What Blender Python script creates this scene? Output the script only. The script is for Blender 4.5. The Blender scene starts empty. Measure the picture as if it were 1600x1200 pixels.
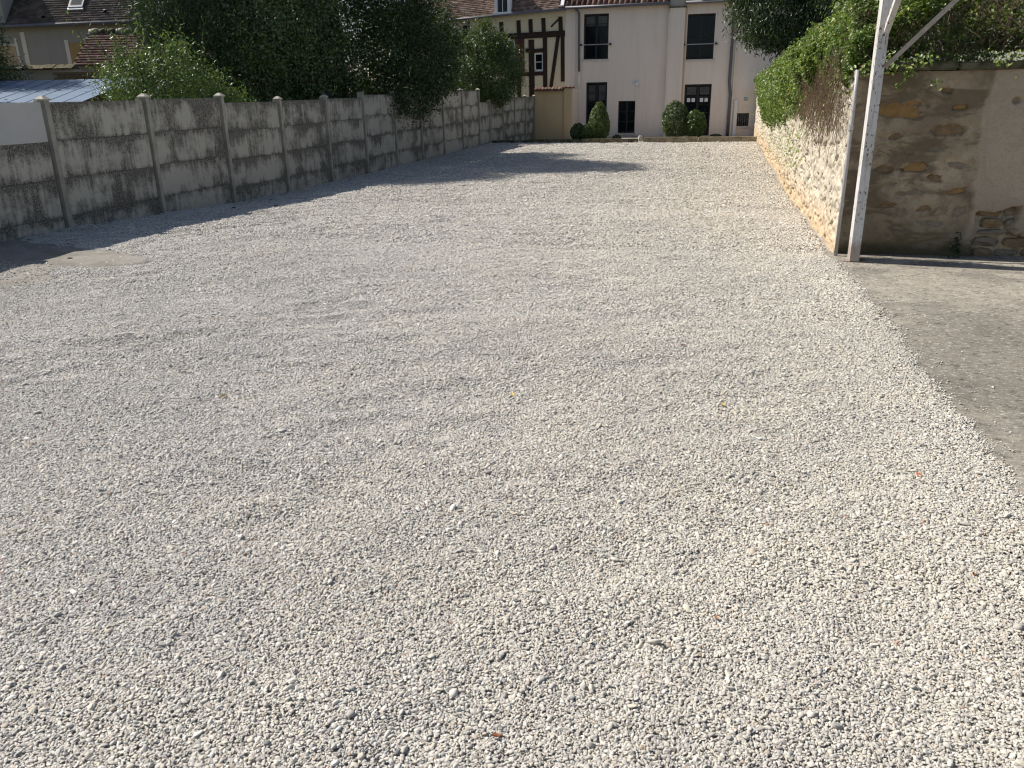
import bpy, bmesh, math, random
import numpy as np
from mathutils import Matrix, Vector

rng = np.random.default_rng(7)
random.seed(7)
S = bpy.context.scene
COL = S.collection

# ------------------------------------------------------------------ camera
# the yard's own axes: Y runs along the fence, X across the yard, the lens sits at the origin
HEAD, PITCH, ROLL = math.radians(14.65), math.radians(20.05), math.radians(1.1)
fw = Vector((0, math.cos(PITCH), -math.sin(PITCH)))
up0 = Vector((0, math.sin(PITCH), math.cos(PITCH)))
rt = Vector((1, 0, 0)) * math.cos(ROLL) - up0 * math.sin(ROLL)
up = up0 * math.cos(ROLL) + Vector((1, 0, 0)) * math.sin(ROLL)
RZ = Matrix.Rotation(HEAD, 3, 'Z')
fw, rt, up = RZ @ fw, RZ @ rt, RZ @ up
cam = bpy.data.objects.new('camera', bpy.data.cameras.new('camera'))
COL.objects.link(cam)
cam.matrix_world = Matrix(((rt.x, up.x, -fw.x, 0), (rt.y, up.y, -fw.y, 0), (rt.z, up.z, -fw.z, 0), (0, 0, 0, 1)))
cam.data.sensor_width = 36.0
cam.data.lens = 36.0 * 1245 / 1600
cam.data.clip_start = 0.05
cam.data.clip_end = 1500
S.camera = cam

# ------------------------------------------------------------------ light
SUN_DIR = Vector((-0.95, 0.115, 1.0)).normalized()
elev = math.asin(SUN_DIR.z)
W = bpy.data.worlds.new('World'); S.world = W; W.use_nodes = True
nt = W.node_tree; nt.nodes.clear()
sky = nt.nodes.new('ShaderNodeTexSky'); sky.sky_type = 'NISHITA'; sky.sun_disc = False
sky.sun_elevation = elev
sky.sun_rotation = math.atan2(SUN_DIR.x, SUN_DIR.y)
sky.air_density = 1.0; sky.dust_density = 1.2; sky.ozone_density = 1.0
bg = nt.nodes.new('ShaderNodeBackground'); bg.inputs['Strength'].default_value = 0.078
wo = nt.nodes.new('ShaderNodeOutputWorld')
nt.links.new(sky.outputs[0], bg.inputs[0]); nt.links.new(bg.outputs[0], wo.inputs[0])
sd = bpy.data.lights.new('sun', 'SUN'); sd.energy = 5.0; sd.angle = math.radians(0.53); sd.color = (1.0, 0.95, 0.87)
sun = bpy.data.objects.new('sun', sd); COL.objects.link(sun)
sun.rotation_euler = SUN_DIR.to_track_quat('Z', 'Y').to_euler()
sun.location = (-30, 4, 30)
S.view_settings.view_transform = 'Standard'
S.view_settings.look = 'None'
S.view_settings.gamma = 1.0
S.view_settings.use_curve_mapping = False
S.view_settings.exposure = 0.45
S.render.engine = 'CYCLES'
S.cycles.use_denoising = True
S.cycles.pixel_filter_type = 'BLACKMAN_HARRIS'
S.cycles.filter_width = 1.2
S.cycles.denoiser = 'OPENIMAGEDENOISE'
S.cycles.denoising_input_passes = 'RGB_ALBEDO_NORMAL'
S.cycles.denoising_prefilter = 'ACCURATE'
S.cycles.use_adaptive_sampling = True
S.cycles.adaptive_threshold = 0.008
S.cycles.max_bounces = 6
S.cycles.diffuse_bounces = 3
S.cycles.glossy_bounces = 3
S.cycles.transmission_bounces = 4
S.cycles.transparent_max_bounces = 6
S.cycles.sample_clamp_indirect = 6.0

# ------------------------------------------------------------------ numeric noise
def _hash(ix, iy, seed):
    h = (ix.astype(np.int64) * 374761393 + iy.astype(np.int64) * 668265263 + seed * 974711) & 0xffffffff
    h = ((h ^ (h >> 13)) * 1274126177) & 0xffffffff
    return ((h ^ (h >> 16)) & 0xffff) / 65535.0
def vnoise(x, y, seed=0):
    ix, iy = np.floor(x), np.floor(y)
    fx, fy = x - ix, y - iy
    fx, fy = fx * fx * (3 - 2 * fx), fy * fy * (3 - 2 * fy)
    a, b = _hash(ix, iy, seed), _hash(ix + 1, iy, seed)
    c, d = _hash(ix, iy + 1, seed), _hash(ix + 1, iy + 1, seed)
    return (a * (1 - fx) + b * fx) * (1 - fy) + (c * (1 - fx) + d * fx) * fy
def fbm(x, y, o=4, seed=0):
    t, a, n = 0.0, 0.5, 0.0
    for i in range(o):
        t = t + a * vnoise(x, y, seed + i * 17); n += a; a *= 0.5; x, y = x * 2.03, y * 2.03
    return t / n

def sstep(a, b, x):
    t = np.clip((x - a) / (b - a), 0, 1); return t * t * (3 - 2 * t)

# ------------------------------------------------------------------ objects
def tag(o, label=None, cat=None, group=None, kind=None):
    if label: o['label'] = label
    if cat: o['category'] = cat
    if group: o['group'] = group
    if kind: o['kind'] = kind
    return o
def empty(name, loc=(0, 0, 0), rz=0.0, **k):
    o = bpy.data.objects.new(name, None); COL.objects.link(o)
    o.location = loc; o.rotation_euler = (0, 0, rz); o.empty_display_size = 0.2
    return tag(o, **k)
def link(name, me, m=None, parent=None, loc=(0, 0, 0), rot=(0, 0, 0), **k):
    o = bpy.data.objects.new(name, me); COL.objects.link(o)
    if m is not None and not me.materials: me.materials.append(m)
    if parent is not None: o.parent = parent
    o.location = loc; o.rotation_euler = rot
    return tag(o, **k)

class MB:
    def __init__(s): s.v = []; s.f = []
    def add(s, vs, fs):
        b = len(s.v); s.v += [tuple(v) for v in vs]; s.f += [tuple(i + b for i in f) for f in fs]; return s
    def box(s, x0, x1, y0, y1, z0, z1, M=None):
        vs = [(x0, y0, z0), (x1, y0, z0), (x1, y1, z0), (x0, y1, z0), (x0, y0, z1), (x1, y0, z1), (x1, y1, z1), (x0, y1, z1)]
        if M is not None: vs = [M @ Vector(v) for v in vs]
        return s.add(vs, [(0, 3, 2, 1), (4, 5, 6, 7), (0, 1, 5, 4), (1, 2, 6, 5), (2, 3, 7, 6), (3, 0, 4, 7)])
    def bar(s, a, b, w, d, upv=(0, 0, 1)):
        a, b = Vector(a), Vector(b); t = (b - a).normalized(); u = Vector(upv)
        x = t.cross(u).normalized() if abs(t.dot(u)) < .99 else t.cross(Vector((0, 1, 0))).normalized(); y = x.cross(t).normalized()
        vs = []
        for p in (a, b):
            for i, j in ((-1, -1), (1, -1), (1, 1), (-1, 1)): vs.append(p + x * (w / 2 * i) + y * (d / 2 * j))
        return s.add(vs, [(0, 3, 2, 1), (4, 5, 6, 7), (0, 1, 5, 4), (1, 2, 6, 5), (2, 3, 7, 6), (3, 0, 4, 7)])
    def tube(s, pts, radii, n=10, cap=True):
        pts = [Vector(p) for p in pts]; rings = []; vs = []; fs = []
        ref = Vector((0.3, 0.2, 1)).normalized()
        for i, p in enumerate(pts):
            t = (pts[min(i + 1, len(pts) - 1)] - pts[max(i - 1, 0)]).normalized()
            x = t.cross(ref)
            if x.length < 1e-3: x = t.cross(Vector((1, 0, 0)))
            x.normalize(); y = t.cross(x)
            r = radii[i] if hasattr(radii, '__len__') else radii
            for k in range(n):
                a = 2 * math.pi * k / n; vs.append(p + x * (math.cos(a) * r) + y * (math.sin(a) * r))
        for i in range(len(pts) - 1):
            for k in range(n):
                a, b = i * n + k, i * n + (k + 1) % n; fs.append((a, a + n, b + n, b))
        if cap: fs.append(tuple(range(n))); fs.append(tuple(range((len(pts) - 1) * n, len(pts) * n))[::-1])
        return s.add(vs, fs)
    def mesh(s, name, smooth=False, fix=True):
        me = bpy.data.meshes.new(name); me.from_pydata([tuple(v) for v in s.v], [], s.f)
        if fix:
            bm = bmesh.new(); bm.from_mesh(me); bmesh.ops.recalc_face_normals(bm, faces=bm.faces); bm.to_mesh(me); bm.free()
        if smooth: me.polygons.foreach_set('use_smooth', [True] * len(me.polygons))
        me.update(); return me
    def build(s, name, m, parent=None, smooth=False, loc=(0, 0, 0), rot=(0, 0, 0), **k):
        return link(name, s.mesh(name, smooth), m, parent, loc, rot, **k)

def bevel(me, w, seg=1):
    bm = bmesh.new(); bm.from_mesh(me)
    bmesh.ops.bevel(bm, geom=bm.edges[:], offset=w, segments=seg, affect='EDGES', clamp_overlap=True)
    bm.to_mesh(me); bm.free(); return me

def npmesh(name, V, F, smooth=False, attrs=None):
    """V (n,3); F (m,k) with equal face size k"""
    me = bpy.data.meshes.new(name)
    V = np.ascontiguousarray(V, dtype=np.float32); F = np.ascontiguousarray(F, dtype=np.int32)
    m, k = F.shape
    me.vertices.add(len(V)); me.vertices.foreach_set('co', V.ravel())
    me.loops.add(m * k); me.loops.foreach_set('vertex_index', F.ravel())
    me.polygons.add(m); me.polygons.foreach_set('loop_start', np.arange(0, m * k, k, dtype=np.int32))
    if smooth: me.polygons.foreach_set('use_smooth', np.ones(m, dtype=bool))
    for nm, (typ, dom, data) in (attrs or {}).items():
        a = me.attributes.new(nm, typ, dom)
        a.data.foreach_set({'FLOAT': 'value', 'FLOAT_COLOR': 'color', 'FLOAT_VECTOR': 'vector', 'INT': 'value'}[typ], np.ascontiguousarray(data).ravel())
    me.update(calc_edges=True); me.validate(); return me

def grid(name, P, smooth=True):
    """P (r,c,3) array of points"""
    r, c = P.shape[:2]
    i = np.arange(r * c).reshape(r, c)
    F = np.stack([i[:-1, :-1], i[:-1, 1:], i[1:, 1:], i[1:, :-1]], -1).reshape(-1, 4)
    return npmesh(name, P.reshape(-1, 3), F, smooth)

# ------------------------------------------------------------------ materials
class NT:
    def __init__(s, name, rough=0.8, spec=0.3):
        s.m = bpy.data.materials.new(name); s.m.use_nodes = True; s.t = s.m.node_tree
        s.b = s.t.nodes['Principled BSDF']; s.out = s.t.nodes['Material Output']
        s.b.inputs['Roughness'].default_value = rough; s.b.inputs['Specular IOR Level'].default_value = spec
    def n(s, typ, ins=None, **props):
        nd = s.t.nodes.new(typ)
        for k, v in props.items(): setattr(nd, k, v)
        for k, v in (ins or {}).items():
            if hasattr(v, 'is_output') or isinstance(v, bpy.types.NodeSocket): s.t.links.new(v, nd.inputs[k])
            else: nd.inputs[k].default_value = v
        return nd
    def obj(s): return s.n('ShaderNodeTexCoord').outputs['Object']
    def pos(s): return s.n('ShaderNodeNewGeometry').outputs['Position']
    def rnd(s): return s.n('ShaderNodeObjectInfo').outputs['Random']
    def mapv(s, v, scale=(1, 1, 1), loc=(0, 0, 0)):
        return s.n('ShaderNodeMapping', {'Vector': v, 'Scale': scale, 'Location': loc}).outputs[0]
    def offs(s, v, amt=37.0):
        c = s.n('ShaderNodeVectorMath', {0: s.n('ShaderNodeCombineXYZ', {0: s.rnd(), 1: s.rnd(), 2: s.rnd()}).outputs[0], 3: amt}, operation='SCALE').outputs[0]
        return s.n('ShaderNodeVectorMath', {0: v, 1: c}, operation='ADD').outputs[0]
    def noise(s, v, scale, detail=4, rough=0.55, dist=0.0):
        return s.n('ShaderNodeTexNoise', {'Vector': v, 'Scale': scale, 'Detail': detail, 'Roughness': rough, 'Distortion': dist}).outputs[0]
    def vor(s, v, scale, feature='F1', out='Distance', rand=1.0):
        return s.n('ShaderNodeTexVoronoi', {'Vector': v, 'Scale': scale, 'Randomness': rand}, feature=feature).outputs[out]
    def ramp(s, f, stops, interp='LINEAR'):
        nd = s.n('ShaderNodeValToRGB', {0: f}); cr = nd.color_ramp; cr.interpolation = interp
        while len(cr.elements) > 1: cr.elements.remove(cr.elements[-1])
        for i, (p, c) in enumerate(stops):
            e = cr.elements[0] if i == 0 else cr.elements.new(p)
            e.position = p; e.color = (c, c, c, 1) if not hasattr(c, '__len__') else (*c, 1)
        return nd.outputs[0]
    def mix(s, f, a, b, mode='MIX'):
        nd = s.n('ShaderNodeMix', data_type='RGBA', blend_type=mode)
        for k, v in ((0, f), (6, a), (7, b)):
            if isinstance(v, bpy.types.NodeSocket): s.t.links.new(v, nd.inputs[k])
            elif hasattr(v, '__len__'): nd.inputs[k].default_value = (*v, 1) if len(v) == 3 else v
            else: nd.inputs[k].default_value = v if k == 0 else (v, v, v, 1)
        return nd.outputs[2]
    def math(s, op, a, b=0.0, c=0.0):
        return s.n('ShaderNodeMath', {0: a, 1: b, 2: c}, operation=op).outputs[0]
    def sep(s, v): return s.n('ShaderNodeSeparateXYZ', {0: v}).outputs
    def col(s, c):
        if isinstance(c, bpy.types.NodeSocket): s.t.links.new(c, s.b.inputs['Base Color'])
        else: s.b.inputs['Base Color'].default_value = (*c, 1)
        return s
    def bump(s, h, strength=0.5, dist=0.01):
        s.t.links.new(s.n('ShaderNodeBump', {'Height': h, 'Strength': strength, 'Distance': dist}).outputs[0], s.b.inputs['Normal']); return s
    def rgh(s, r):
        s.t.links.new(r, s.b.inputs['Roughness']); return s

def simple(name, c, rough=0.8, spec=0.3, var=0.12, scale=6.0, bump=0.2, metal=0.0):
    k = NT(name, rough, spec); v = k.offs(k.obj())
    n = k.noise(v, scale, 6, 0.6)
    k.col(k.mix(n, tuple(x * (1 - var * 1.4) for x in c), tuple(min(1, x * (1 + var)) for x in c)))
    k.b.inputs['Metallic'].default_value = metal
    if bump: k.bump(k.noise(v, scale * 12, 3), bump, 0.004)
    return k.m

# --- precast concrete fence
def m_fence():
    k = NT('weathered precast concrete', 0.92, 0.2)
    o = k.obj(); v = k.offs(o)
    x, y, z = k.sep(o)[:]
    base = k.mix(k.noise(v, 1.6, 5, 0.6), (0.37, 0.35, 0.30), (0.53, 0.50, 0.435))
    base = k.mix(k.math('MULTIPLY', k.noise(v, 24, 4, 0.7), 0.5), base, (0.37, 0.35, 0.3))
    streak = k.noise(k.mapv(v, (1, 14, 1.3)), 1.0, 6, 0.65)
    blot = k.noise(v, 1.5, 7, 0.72)
    top = k.ramp(k.math('ADD', z, 0.25), [(0.0, 0.55), (0.05, 0.2), (0.2, -0.02), (0.40, 0.22), (0.5, 0.6)])
    lichen = k.math('ADD', k.math('ADD', k.math('MULTIPLY', streak, 0.5), k.math('MULTIPLY', blot, 1.15)), k.math('ADD', k.math('MULTIPLY', top, 0.34), k.math('MULTIPLY', k.math('SUBTRACT', k.noise(k.pos(), 0.5, 3), 0.5), 0.5)))
    lm = k.ramp(k.math('MULTIPLY', lichen, 0.5), [(0.40, 0), (0.50, 1)])
    fine = k.ramp(k.noise(v, 46, 5, 0.75), [(0.36, 0.35), (0.55, 1)])
    base = k.mix(k.math('MULTIPLY', k.math('MULTIPLY', lm, fine), 0.9), base, (0.042, 0.039, 0.034))
    # rust-coloured algae near the ground on some plates
    alg = k.ramp(k.noise(k.pos(), 0.55, 4), [(0.60, 0), (0.70, 1)])
    low = k.ramp(k.math('ADD', k.sep(k.pos())[2], 2.0), [(0.0, 1), (0.35, 0.5), (0.75, 0)])
    base = k.mix(k.math('MULTIPLY', k.math('MULTIPLY', alg, low), 0.7), base, (0.12, 0.085, 0.025))
    k.col(base).bump(k.math('ADD', k.math('MULTIPLY', k.noise(v, 60, 5, 0.7), 0.6), k.math('MULTIPLY', k.noise(v, 9, 4), 0.7)), 0.55, 0.006)
    return k.m
M_FENCE = m_fence()
M_POST = simple('old concrete post', (0.35, 0.33, 0.28), 0.9, 0.2, 0.45, 5, 0.5)
M_CAP = simple('concrete cap', (0.42, 0.39, 0.33), 0.9, 0.2, 0.3, 14, 0.4)
M_SHEET = simple('grey fibre cement sheet', (0.46, 0.455, 0.44), 0.85, 0.25, 0.1, 2.5, 0.1)

# --- gravel
def m_pebble():
    k = NT('limestone pebbles', 0.82, 0.25)
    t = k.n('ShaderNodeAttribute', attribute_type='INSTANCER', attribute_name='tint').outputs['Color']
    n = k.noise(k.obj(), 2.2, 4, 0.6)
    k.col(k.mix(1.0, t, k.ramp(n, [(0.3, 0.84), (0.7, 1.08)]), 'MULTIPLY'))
    return k.m
def m_bed():
    k = NT('gravel bed', 0.92, 0.2)
    v = k.pos()
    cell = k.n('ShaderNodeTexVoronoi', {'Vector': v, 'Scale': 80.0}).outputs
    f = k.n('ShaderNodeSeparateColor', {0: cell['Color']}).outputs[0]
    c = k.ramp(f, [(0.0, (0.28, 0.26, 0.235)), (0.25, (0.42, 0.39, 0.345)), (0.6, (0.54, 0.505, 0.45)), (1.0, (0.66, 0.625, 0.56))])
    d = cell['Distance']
    c = k.mix(k.ramp(d, [(0.35, 0.0), (0.8, 0.8)]), c, (0.2, 0.185, 0.165))  # shade in the gaps between stones put into the bed colour
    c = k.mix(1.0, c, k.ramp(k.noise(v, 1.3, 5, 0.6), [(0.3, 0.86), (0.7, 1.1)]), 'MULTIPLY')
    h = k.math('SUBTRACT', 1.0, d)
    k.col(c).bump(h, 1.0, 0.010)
    return k.m
M_PEB, M_BED = m_pebble(), m_bed()

def m_slab(name, warm, cracks=True):
    k = NT(name, 0.9, 0.2); v = k.pos()
    big = k.noise(v, 1.1, 5, 0.62); med = k.noise(v, 5.5, 6, 0.7); fin = k.noise(v, 70, 4, 0.7)
    c = k.mix(big, tuple(x * 0.62 for x in warm), warm)
    c = k.mix(k.ramp(k.noise(k.mapv(v, (0.8, 1.25, 1), (3.1, 0.4, 0)), 1.15, 6, 0.65), [(0.49, 0), (0.62, 0.85)]), c, (0.14, 0.128, 0.11))
    c = k.mix(k.ramp(med, [(0.35, 0.6), (0.6, 0)]), c, (0.2, 0.18, 0.15))
    c = k.mix(k.ramp(fin, [(0.3, 0.55), (0.6, 0)]), c, (0.07, 0.065, 0.06))
    # pale lime specks in a patch
    sp = k.n('ShaderNodeTexVoronoi', {'Vector': k.mapv(v, (1, 1, 1)), 'Scale': 17.0}).outputs
    msk = k.ramp(k.noise(v, 1.3, 3), [(0.44, 0), (0.52, 1)])
    speck = k.math('MULTIPLY', k.ramp(k.math('ADD', sp['Distance'], k.math('MULTIPLY', k.noise(v, 60, 2), 0.2)), [(0.24, 1), (0.3, 0)]), msk)
    sel = k.ramp(k.n('ShaderNodeSeparateColor', {0: sp['Color']}).outputs[1], [(0.55, 0), (0.57, 1)])
    c = k.mix(k.math('MULTIPLY', k.math('MULTIPLY', speck, sel), 0.8), c, (0.6, 0.58, 0.53))
    ctr = k.n('ShaderNodeVectorMath', {0: k.mapv(v, (0.8, 0.42, 0)), 1: (1.55, 2.15, 0.0)}, operation='DISTANCE').outputs['Value']
    if cracks:
        pm_ = k.ramp(k.math('ADD', ctr, k.math('MULTIPLY', k.math('SUBTRACT', k.noise(v, 2.4, 6, 0.7), 0.5), 1.1)), [(0.3, 0.62), (1.15, 0.0)])
        c = k.mix(pm_, c, k.mix(fin, (0.085, 0.077, 0.063), (0.2, 0.18, 0.148)))
        c = k.mix(k.ramp(k.noise(v, 15, 6, 0.75), [(0.36, 0.75), (0.47, 0)]), c, (0.05, 0.047, 0.042))
        rag = k.ramp(k.noise(k.mapv(v, (1, 2.2, 1)), 21, 5, 0.75), [(0.57, 0), (0.62, 0.7)])
        c = k.mix(rag, c, (0.5, 0.47, 0.41))
        w = k.n('ShaderNodeVectorMath', {0: v, 1: k.n('ShaderNodeVectorMath', {0: k.n('ShaderNodeTexNoise', {'Vector': v, 'Scale': 3.6, 'Detail': 9.0, 'Roughness': 0.7}).outputs[1], 3: 0.5}, operation='SCALE').outputs[0]}, operation='ADD').outputs[0]
        e = k.vor(w, 0.42, 'DISTANCE_TO_EDGE')
        c = k.mix(k.ramp(e, [(0.0, 0.75), (0.0035, 0.0)]), c, (0.03, 0.028, 0.024))
    k.col(c).bump(k.math('ADD', fin, k.math('MULTIPLY', med, 0.8)), 0.5, 0.006)
    return k.m
M_SLAB = m_slab('stained concrete slab', (0.46, 0.415, 0.34))
M_SLAB_L = m_slab('broken concrete screed', (0.36, 0.335, 0.295), False)

# --- plastered rubble walls
def m_rough():
    k = NT('rough lime render on rubble', 0.93, 0.15); v = k.pos()
    n1 = k.noise(v, 1.4, 5, 0.6); n2 = k.noise(v, 9, 6, 0.68); n3 = k.noise(v, 38, 4, 0.7)
    c = k.mix(n1, (0.42, 0.37, 0.29), (0.6, 0.54, 0.44))
    z = k.math('ADD', k.sep(v)[2], k.math('MULTIPLY', k.noise(v, 1.7, 4), 0.9))
    c = k.mix(k.ramp(k.math('MULTIPLY_ADD', z, 0.5, 1.0), [(0.38, 0.62), (0.6, 0.0)]), c, (0.56, 0.375, 0.2))
    c = k.mix(k.ramp(n2, [(0.34, 0.75), (0.47, 0)]), c, (0.2, 0.155, 0.1))
    c = k.mix(k.ramp(k.noise(v, 5.2, 4, 0.6), [(0.6, 0), (0.72, 0.6)]), c, (0.33, 0.31, 0.28))
    c = k.mix(k.ramp(n3, [(0.32, 0.6), (0.45, 0)]), c, (0.22, 0.18, 0.13))
    k.col(c).bump(k.math('ADD', k.math('MULTIPLY', n3, 0.6), n2), 0.6, 0.012)
    return k.m
def m_plaster():
    k = NT('old grey brown plaster', 0.93, 0.15); v = k.pos()
    n1 = k.noise(v, 2.2, 5, 0.62); n2 = k.noise(v, 11, 6, 0.7); n3 = k.noise(v, 55, 4, 0.7)
    x, y, z = k.sep(v)[:]
    c = k.mix(k.ramp(n1, [(0.35, 0), (0.65, 1)]), (0.27, 0.205, 0.135), (0.50, 0.395, 0.275))
    c = k.mix(k.ramp(n2, [(0.35, 0.55), (0.5, 0)]), c, (0.17, 0.14, 0.1))
    c = k.mix(k.ramp(k.noise(k.mapv(v, (0.9, 1, 2.6)), 1.7, 6, 0.62, 0.6), [(0.48, 0), (0.56, 0.75)]), c, (0.15, 0.112, 0.07))
    # paler, smoother coat right of the ragged edge
    edge = k.math('ADD', x, k.math('MULTIPLY', k.noise(v, 2.5, 4), 0.22))
    c = k.mix(k.ramp(k.math('MULTIPLY_ADD', edge, 1.0, -2.05), [(0.46, 0), (0.5, 0.8)]), c, (0.48, 0.39, 0.295))
    # damp and moss rising from the ground
    low = k.ramp(k.math('ADD', k.math('ADD', z, 1.72), k.math('MULTIPLY', n2, -0.25)), [(0.0, 1), (0.10, 0)])
    c = k.mix(k.math('MULTIPLY', low, 0.85), c, (0.022, 0.022, 0.016))
    mid = k.ramp(k.math('ADD', k.math('ADD', z, 1.72), k.math('MULTIPLY', n1, -0.4)), [(0.05, 1), (0.45, 0)])
    c = k.mix(k.math('MULTIPLY', mid, 0.45), c, (0.12, 0.1, 0.05))
    c = k.mix(k.ramp(n3, [(0.3, 0.35), (0.5, 0)]), c, (0.16, 0.13, 0.095))
    k.col(c).bump(k.math('ADD', k.math('MULTIPLY', n3, 0.5), n2), 0.6, 0.01)
    return k.m
M_ROUGH, M_PLAST = m_rough(), m_plaster()
M_STONE_O = simple('ochre limestone', (0.36, 0.215, 0.09), 0.9, 0.2, 0.4, 18, 0.8)
M_STONE_B = simple('brown limestone', (0.26, 0.18, 0.1), 0.9, 0.2, 0.45, 16, 0.9)
M_STONE_G = simple('grey limestone', (0.27, 0.22, 0.16), 0.9, 0.2, 0.4, 16, 0.9)
def m_moss(name, a, b, sc=8):
    k = NT(name, 0.95, 0.1); v = k.pos()
    k.col(k.mix(k.ramp(k.noise(v, sc, 6, 0.7), [(0.38, 0), (0.6, 1)]), a, b)).bump(k.noise(v, 50, 5, 0.7), 0.7, 0.012); return k.m
M_COPE = m_moss('mossy coping', (0.055, 0.055, 0.03), (0.16, 0.14, 0.09))
M_CURB = m_moss('weathered curb', (0.36, 0.31, 0.23), (0.17, 0.14, 0.085), 5)
M_CURB_D = m_moss('mossy curb', (0.2, 0.175, 0.12), (0.06, 0.06, 0.03), 5)
M_SOIL = m_moss('garden soil and weeds', (0.06, 0.07, 0.03), (0.11, 0.09, 0.06), 2)
M_TERR = simple('terrace paving', (0.3, 0.28, 0.25), 0.9, 0.2, 0.2, 3, 0.2)

# --- metal
def m_pole():
    k = NT('flaking white paint on steel', 0.5, 0.4); v = k.pos()
    n = k.noise(k.mapv(v, (1, 1, 0.45)), 42, 5, 0.65); pz = k.noise(v, 2.6, 3)
    msk = k.ramp(k.math('ADD', n, k.math('MULTIPLY', pz, 0.34)), [(0.785, 0), (0.80, 1)])
    fl = k.mix(k.noise(v, 60, 3), (0.07, 0.03, 0.018), (0.2, 0.075, 0.03))
    base = k.mix(k.noise(v, 6, 5), (0.46, 0.445, 0.42), (0.74, 0.72, 0.69))
    foot = k.ramp(k.math('ADD', k.math('ADD', k.sep(v)[2], 1.67), k.math('MULTIPLY', n, -0.3)), [(0.0, 0.6), (0.1, 0.0)])
    base = k.mix(k.ramp(k.noise(k.mapv(v, (1, 1, 0.12)), 30, 4, 0.6), [(0.5, 0), (0.7, 0.4)]), base, (0.3, 0.2, 0.14))
    base = k.mix(foot, base, (0.22, 0.13, 0.08))
    k.col(k.mix(msk, base, fl)).bump(k.math('SUBTRACT', 1.0, msk), 0.5, 0.002)
    return k.m
M_POLE = m_pole()
M_RUST = simple('rusty painted bar', (0.33, 0.2, 0.13), 0.8, 0.3, 0.5, 12, 0.5)
M_BRACE = simple('faded rusty paint', (0.46, 0.39, 0.32), 0.7, 0.3, 0.4, 14, 0.4)
M_PIPE = simple('grey zinc pipe', (0.34, 0.33, 0.34), 0.45, 0.5, 0.25, 5, 0.15)
M_ZINC = simple('dark zinc gutter', (0.12, 0.12, 0.14), 0.5, 0.5, 0.2, 5, 0.1)

# --- houses
def m_wall(name, a, b, sc=0.6):
    k = NT(name, 0.92, 0.2); v = k.pos()
    c = k.mix(k.noise(v, sc, 5, 0.6), a, b)
    c = k.mix(k.math('MULTIPLY', k.ramp(k.noise(k.mapv(v, (3, 3, 0.35)), 1.3, 5, 0.6), [(0.45, 0), (0.75, 1)]), 0.22), c, tuple(x * 0.6 for x in a))
    k.col(c).bump(k.noise(v, 45, 3), 0.15, 0.004); return k.m
M_FAC = m_wall('pinkish grey render', (0.77, 0.65, 0.555), (0.83, 0.725, 0.635))
M_FAC2 = m_wall('pale render strip', (0.76, 0.68, 0.57), (0.82, 0.74, 0.63))
M_LIT_EDGE = m_wall('apricot lit edge', (0.55, 0.41, 0.29), (0.62, 0.49, 0.37))
M_CREAM = m_wall('cream infill', (0.62, 0.54, 0.38), (0.70, 0.62, 0.45))
M_OCHRE = m_wall('ochre render', (0.56, 0.41, 0.23), (0.62, 0.47, 0.28))
M_LEFTH = m_wall('dull beige render', (0.33, 0.30, 0.26), (0.40, 0.37, 0.33))
M_TIMB = simple('dark brown timber', (0.035, 0.022, 0.016), 0.8, 0.25, 0.4, 6, 0.4)
M_SHUT = simple('brown shutter paint', (0.075, 0.028, 0.02), 0.6, 0.3, 0.2, 6, 0.1)
M_OSH = simple('ochre shutter paint', (0.42, 0.27, 0.11), 0.7, 0.3, 0.15, 6, 0.1)
M_FRAME = simple('black window paint', (0.012, 0.013, 0.015), 0.4, 0.4, 0.1, 6, 0)
M_WHITE = simple('white window paint', (0.74, 0.75, 0.76), 0.5, 0.4, 0.06, 6, 0)
M_SILL = simple('pale stone sill', (0.6, 0.56, 0.5), 0.85, 0.2, 0.15, 8, 0.2)
M_CURT = simple('pale net curtain', (0.6, 0.6, 0.57), 0.9, 0.1, 0.15, 12, 0)
M_DRAPE = simple('dark blue drape', (0.02, 0.045, 0.075), 0.9, 0.1, 0.3, 3, 0)
M_PAPER = simple('white paper notice', (0.75, 0.75, 0.76), 0.8, 0.1, 0.05, 12, 0)
M_DARKROOM = simple('dark interior', (0.02, 0.022, 0.027), 0.9, 0.1, 0.2, 2, 0)
def m_glass():
    k = NT('window glass', 0.06, 0.35); k.col((0.012, 0.016, 0.022)); k.bump(k.noise(k.pos(), 2.5, 2), 0.05, 0.02); k.b.inputs['Alpha'].default_value = 0.4; return k.m
M_GLASS = m_glass()
def m_tile(name, cols, rough=0.85):
    k = NT(name, rough, 0.2)
    t = k.n('ShaderNodeAttribute', attribute_name='tint').outputs['Fac']
    c = k.ramp(t, [(i / (len(cols) - 1), c) for i, c in enumerate(cols)])
    n = k.noise(k.obj(), 3.0, 5, 0.6)
    k.col(k.mix(1.0, c, k.ramp(n, [(0.3, 0.7), (0.7, 1.15)]), 'MULTIPLY')).bump(k.noise(k.obj(), 30, 3), 0.3, 0.006); return k.m
M_TILE_A = m_tile('brown red roof tile', [(0.09, 0.05, 0.04), (0.17, 0.095, 0.07), (0.22, 0.135, 0.10), (0.3, 0.2, 0.155)])
M_TILE_B = m_tile('flat brown roof tile', [(0.13, 0.08, 0.06), (0.2, 0.13, 0.1), (0.27, 0.18, 0.14), (0.33, 0.24, 0.19)])
M_TILE_C = m_tile('dull brown roof tile', [(0.085, 0.065, 0.055), (0.12, 0.09, 0.075), (0.15, 0.115, 0.095), (0.18, 0.14, 0.12)])
M_TILE_R = m_tile('orange red roof tile', [(0.10, 0.055, 0.042), (0.15, 0.08, 0.06), (0.18, 0.11, 0.085), (0.17, 0.135, 0.11)])
M_BLUE = simple('blue grey metal roofing', (0.10, 0.15, 0.23), 0.6, 0.4, 0.25, 2, 0.1)

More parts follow.
